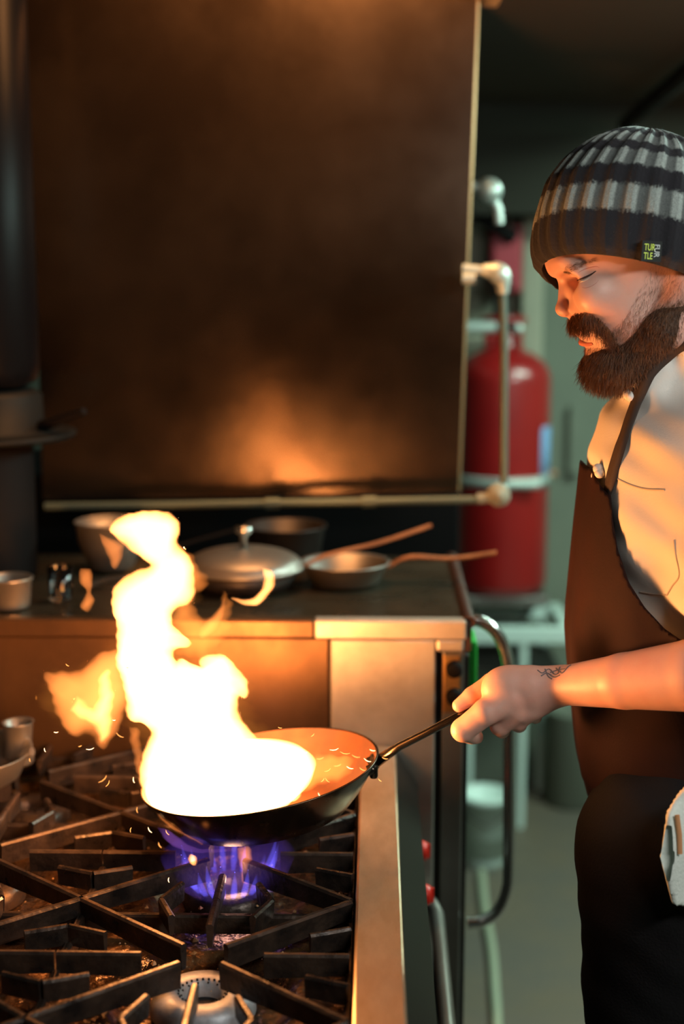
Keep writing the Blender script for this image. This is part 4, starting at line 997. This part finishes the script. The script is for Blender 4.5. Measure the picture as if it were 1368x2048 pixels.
hat = mesh_np('knit_hat', Vv, np.stack([b0, b1, b1+NA, b0+NA], 1), None, person); hat['label'] = 'black and grey striped ribbed knit beanie'
at = hat.data.attributes.new('band', 'FLOAT', 'POINT'); tv_ = np.concatenate([np.zeros(4*NA), np.repeat(tt, NA)]).astype(np.float32); at.data.foreach_set('value', tv_)
at = hat.data.attributes.new('rib', 'FLOAT', 'POINT'); at.data.foreach_set('value', np.tile(np.cos(31*th), nr).astype(np.float32))
m = mat('striped_wool', (.02,.02,.025), .95, sheen=.08); N = m.node_tree.nodes; L = m.node_tree.links; b = N['Principled BSDF']
ab = N.new('ShaderNodeAttribute'); ab.attribute_name = 'band'; ar = N.new('ShaderNodeAttribute'); ar.attribute_name = 'rib'
nz = N.new('ShaderNodeTexNoise'); nz.inputs['Scale'].default_value = 260; nz.inputs['Detail'].default_value = 3; tc = N.new('ShaderNodeTexCoord'); L.new(tc.outputs['Object'], nz.inputs['Vector'])
ad = N.new('ShaderNodeMath'); ad.operation = 'MULTIPLY_ADD'; L.new(nz.outputs[0], ad.inputs[0]); ad.inputs[1].default_value = .05; L.new(ab.outputs['Fac'], ad.inputs[2])
rp_ = N.new('ShaderNodeValToRGB'); rp_.color_ramp.interpolation = 'LINEAR'; cr = rp_.color_ramp
seq = [(0,0),(.215,0),(.235,1),(.34,1),(.36,0),(.44,0),(.46,1),(.565,1),(.585,0),(.655,0),(.675,1),(.77,1),(.79,0),(.85,0),(.87,1),(.95,1)]
cr.elements[0].position = 0; cr.elements[0].color = (0,0,0,1); cr.elements[1].position = 1; cr.elements[1].color = (.6,.6,.6,1)
for p_, v_ in seq[1:]: e_ = cr.elements.new(p_); e_.color = (v_, v_, v_, 1)
L.new(ad.outputs[0], rp_.inputs[0])
mr = N.new('ShaderNodeMapRange'); mr.inputs[1].default_value = -.35; mr.inputs[2].default_value = .25; mr.inputs[3].default_value = .30; mr.inputs[4].default_value = 1; L.new(ar.outputs['Fac'], mr.inputs[0])
mu = N.new('ShaderNodeMath'); mu.operation = 'MULTIPLY'; L.new(rp_.outputs[0], mu.inputs[0]); L.new(mr.outputs[0], mu.inputs[1])
n2 = N.new('ShaderNodeTexNoise'); n2.inputs['Scale'].default_value = 700; L.new(tc.outputs['Object'], n2.inputs['Vector'])
cg = N.new('ShaderNodeMix'); cg.data_type = 'RGBA'; cg.inputs[6].default_value = (.13,.16,.15,1); cg.inputs[7].default_value = (.46,.53,.50,1); L.new(n2.outputs[0], cg.inputs[0])
cm = N.new('ShaderNodeMix'); cm.data_type = 'RGBA'; cm.inputs[6].default_value = (.010,.010,.014,1); L.new(mu.outputs[0], cm.inputs[0]); L.new(cg.outputs[2], cm.inputs[7]); L.new(cm.outputs[2], b.inputs['Base Color'])
bp_ = N.new('ShaderNodeBump'); bp_.inputs['Distance'].default_value = .001; bp_.inputs['Strength'].default_value = .9; L.new(nz.outputs[0], bp_.inputs['Height']); L.new(bp_.outputs[0], b.inputs['Normal'])
hat.data.materials.append(m)
i0 = RNG.integers(4*NA, len(Vv)-6*NA, 5000); cH = HP(1275, 480); n_ = unit(Vv[i0]-cH); strands('wool_fuzz', Vv[i0], unit(n_*.6+RNG.normal(0, .6, n_.shape)), RNG.uniform(.002, .0045, len(i0)), .00007, M['fuzz'], hat, bend=(0,0,0), curl=.5, seg=3)
# woven tag on the brim
txt = []
def text_mesh(s_, size):
    cu = bpy.data.curves.new('t', 'FONT'); cu.body = s_; cu.size = size; cu.extrude = .0; cu.offset = .006*size*2
    o = bpy.data.objects.new('t', cu); COL.objects.link(o); bpy.context.view_layer.update()
    me = o.to_mesh(); vs = [v.co.copy() for v in me.vertices]; fs = [tuple(p.vertices) for p in me.polygons]; o.to_mesh_clear(); bpy.data.objects.remove(o); bpy.data.curves.remove(cu)
    return vs, fs
# locate near-side hat surface for the photo spot
def hat_at(px, py):
    s_ = proj(Vv); m_ = Vv[:, 1] < YC; d = ((s_-[px, py])**2).sum(1)+np.where(m_, 0, 1e9); return Vv[np.argmin(d)]
q0 = hat_at(1299, 503); q1 = hat_at(1320, 505); q2 = hat_at(1299, 483)
ex = unit(np.array([q1-q0]))[0]; ex[2] = -.04; ex /= np.linalg.norm(ex); up_ = np.array([.05, 0, 1.]); ez = np.cross(ex, up_); ez /= np.linalg.norm(ez); ez = ez if ez[1] < 0 else -ez; ey = np.cross(ez, ex)
ey = ey if ey[2] > 0 else -ey
og = q0+ez*.0035
def lp(u, v, w_): return og+ex*(u*PXM)+ey*(v*PXM)+ez*w_
mb = MB()
Vb = [lp(u, v, w_) for w_ in (-.0035, .0006) for u, v in ((-22,-19),(20,-19),(20,19),(-22,19))]
mb.add(Vb, [(3,2,1,0),(4,5,6,7),(0,1,5,4),(1,2,6,5),(2,3,7,6),(3,0,4,7)])
for k, (s_, u0, v0, sz, rot) in enumerate((('TUR', -18, 1.5, 17.5, 0), ('TLE', -18, -14.5, 17.5, 0), ('FUR', 4, 13.5, 16, -90))):
    vs, fs = text_mesh(s_, sz); mb.k = 1 if k < 2 else 2; ca, sa = math.cos(math.radians(rot)), math.sin(math.radians(rot))
    mb.add([lp(u0+(v.x*.68*ca-v.y*sa*1.0), v0+(v.x*.68*sa*1.25+v.y*ca), .0011) for v in vs], fs)
tg = mb.build('woven_tag', [M['tag_black'], M['tag_lime'], M['tag_white']], hat); tg['label'] = 'small black woven tag with lime and grey letters'
# parts keep their world places under a root that sits at the origin
for o in COL.objects:
    pass
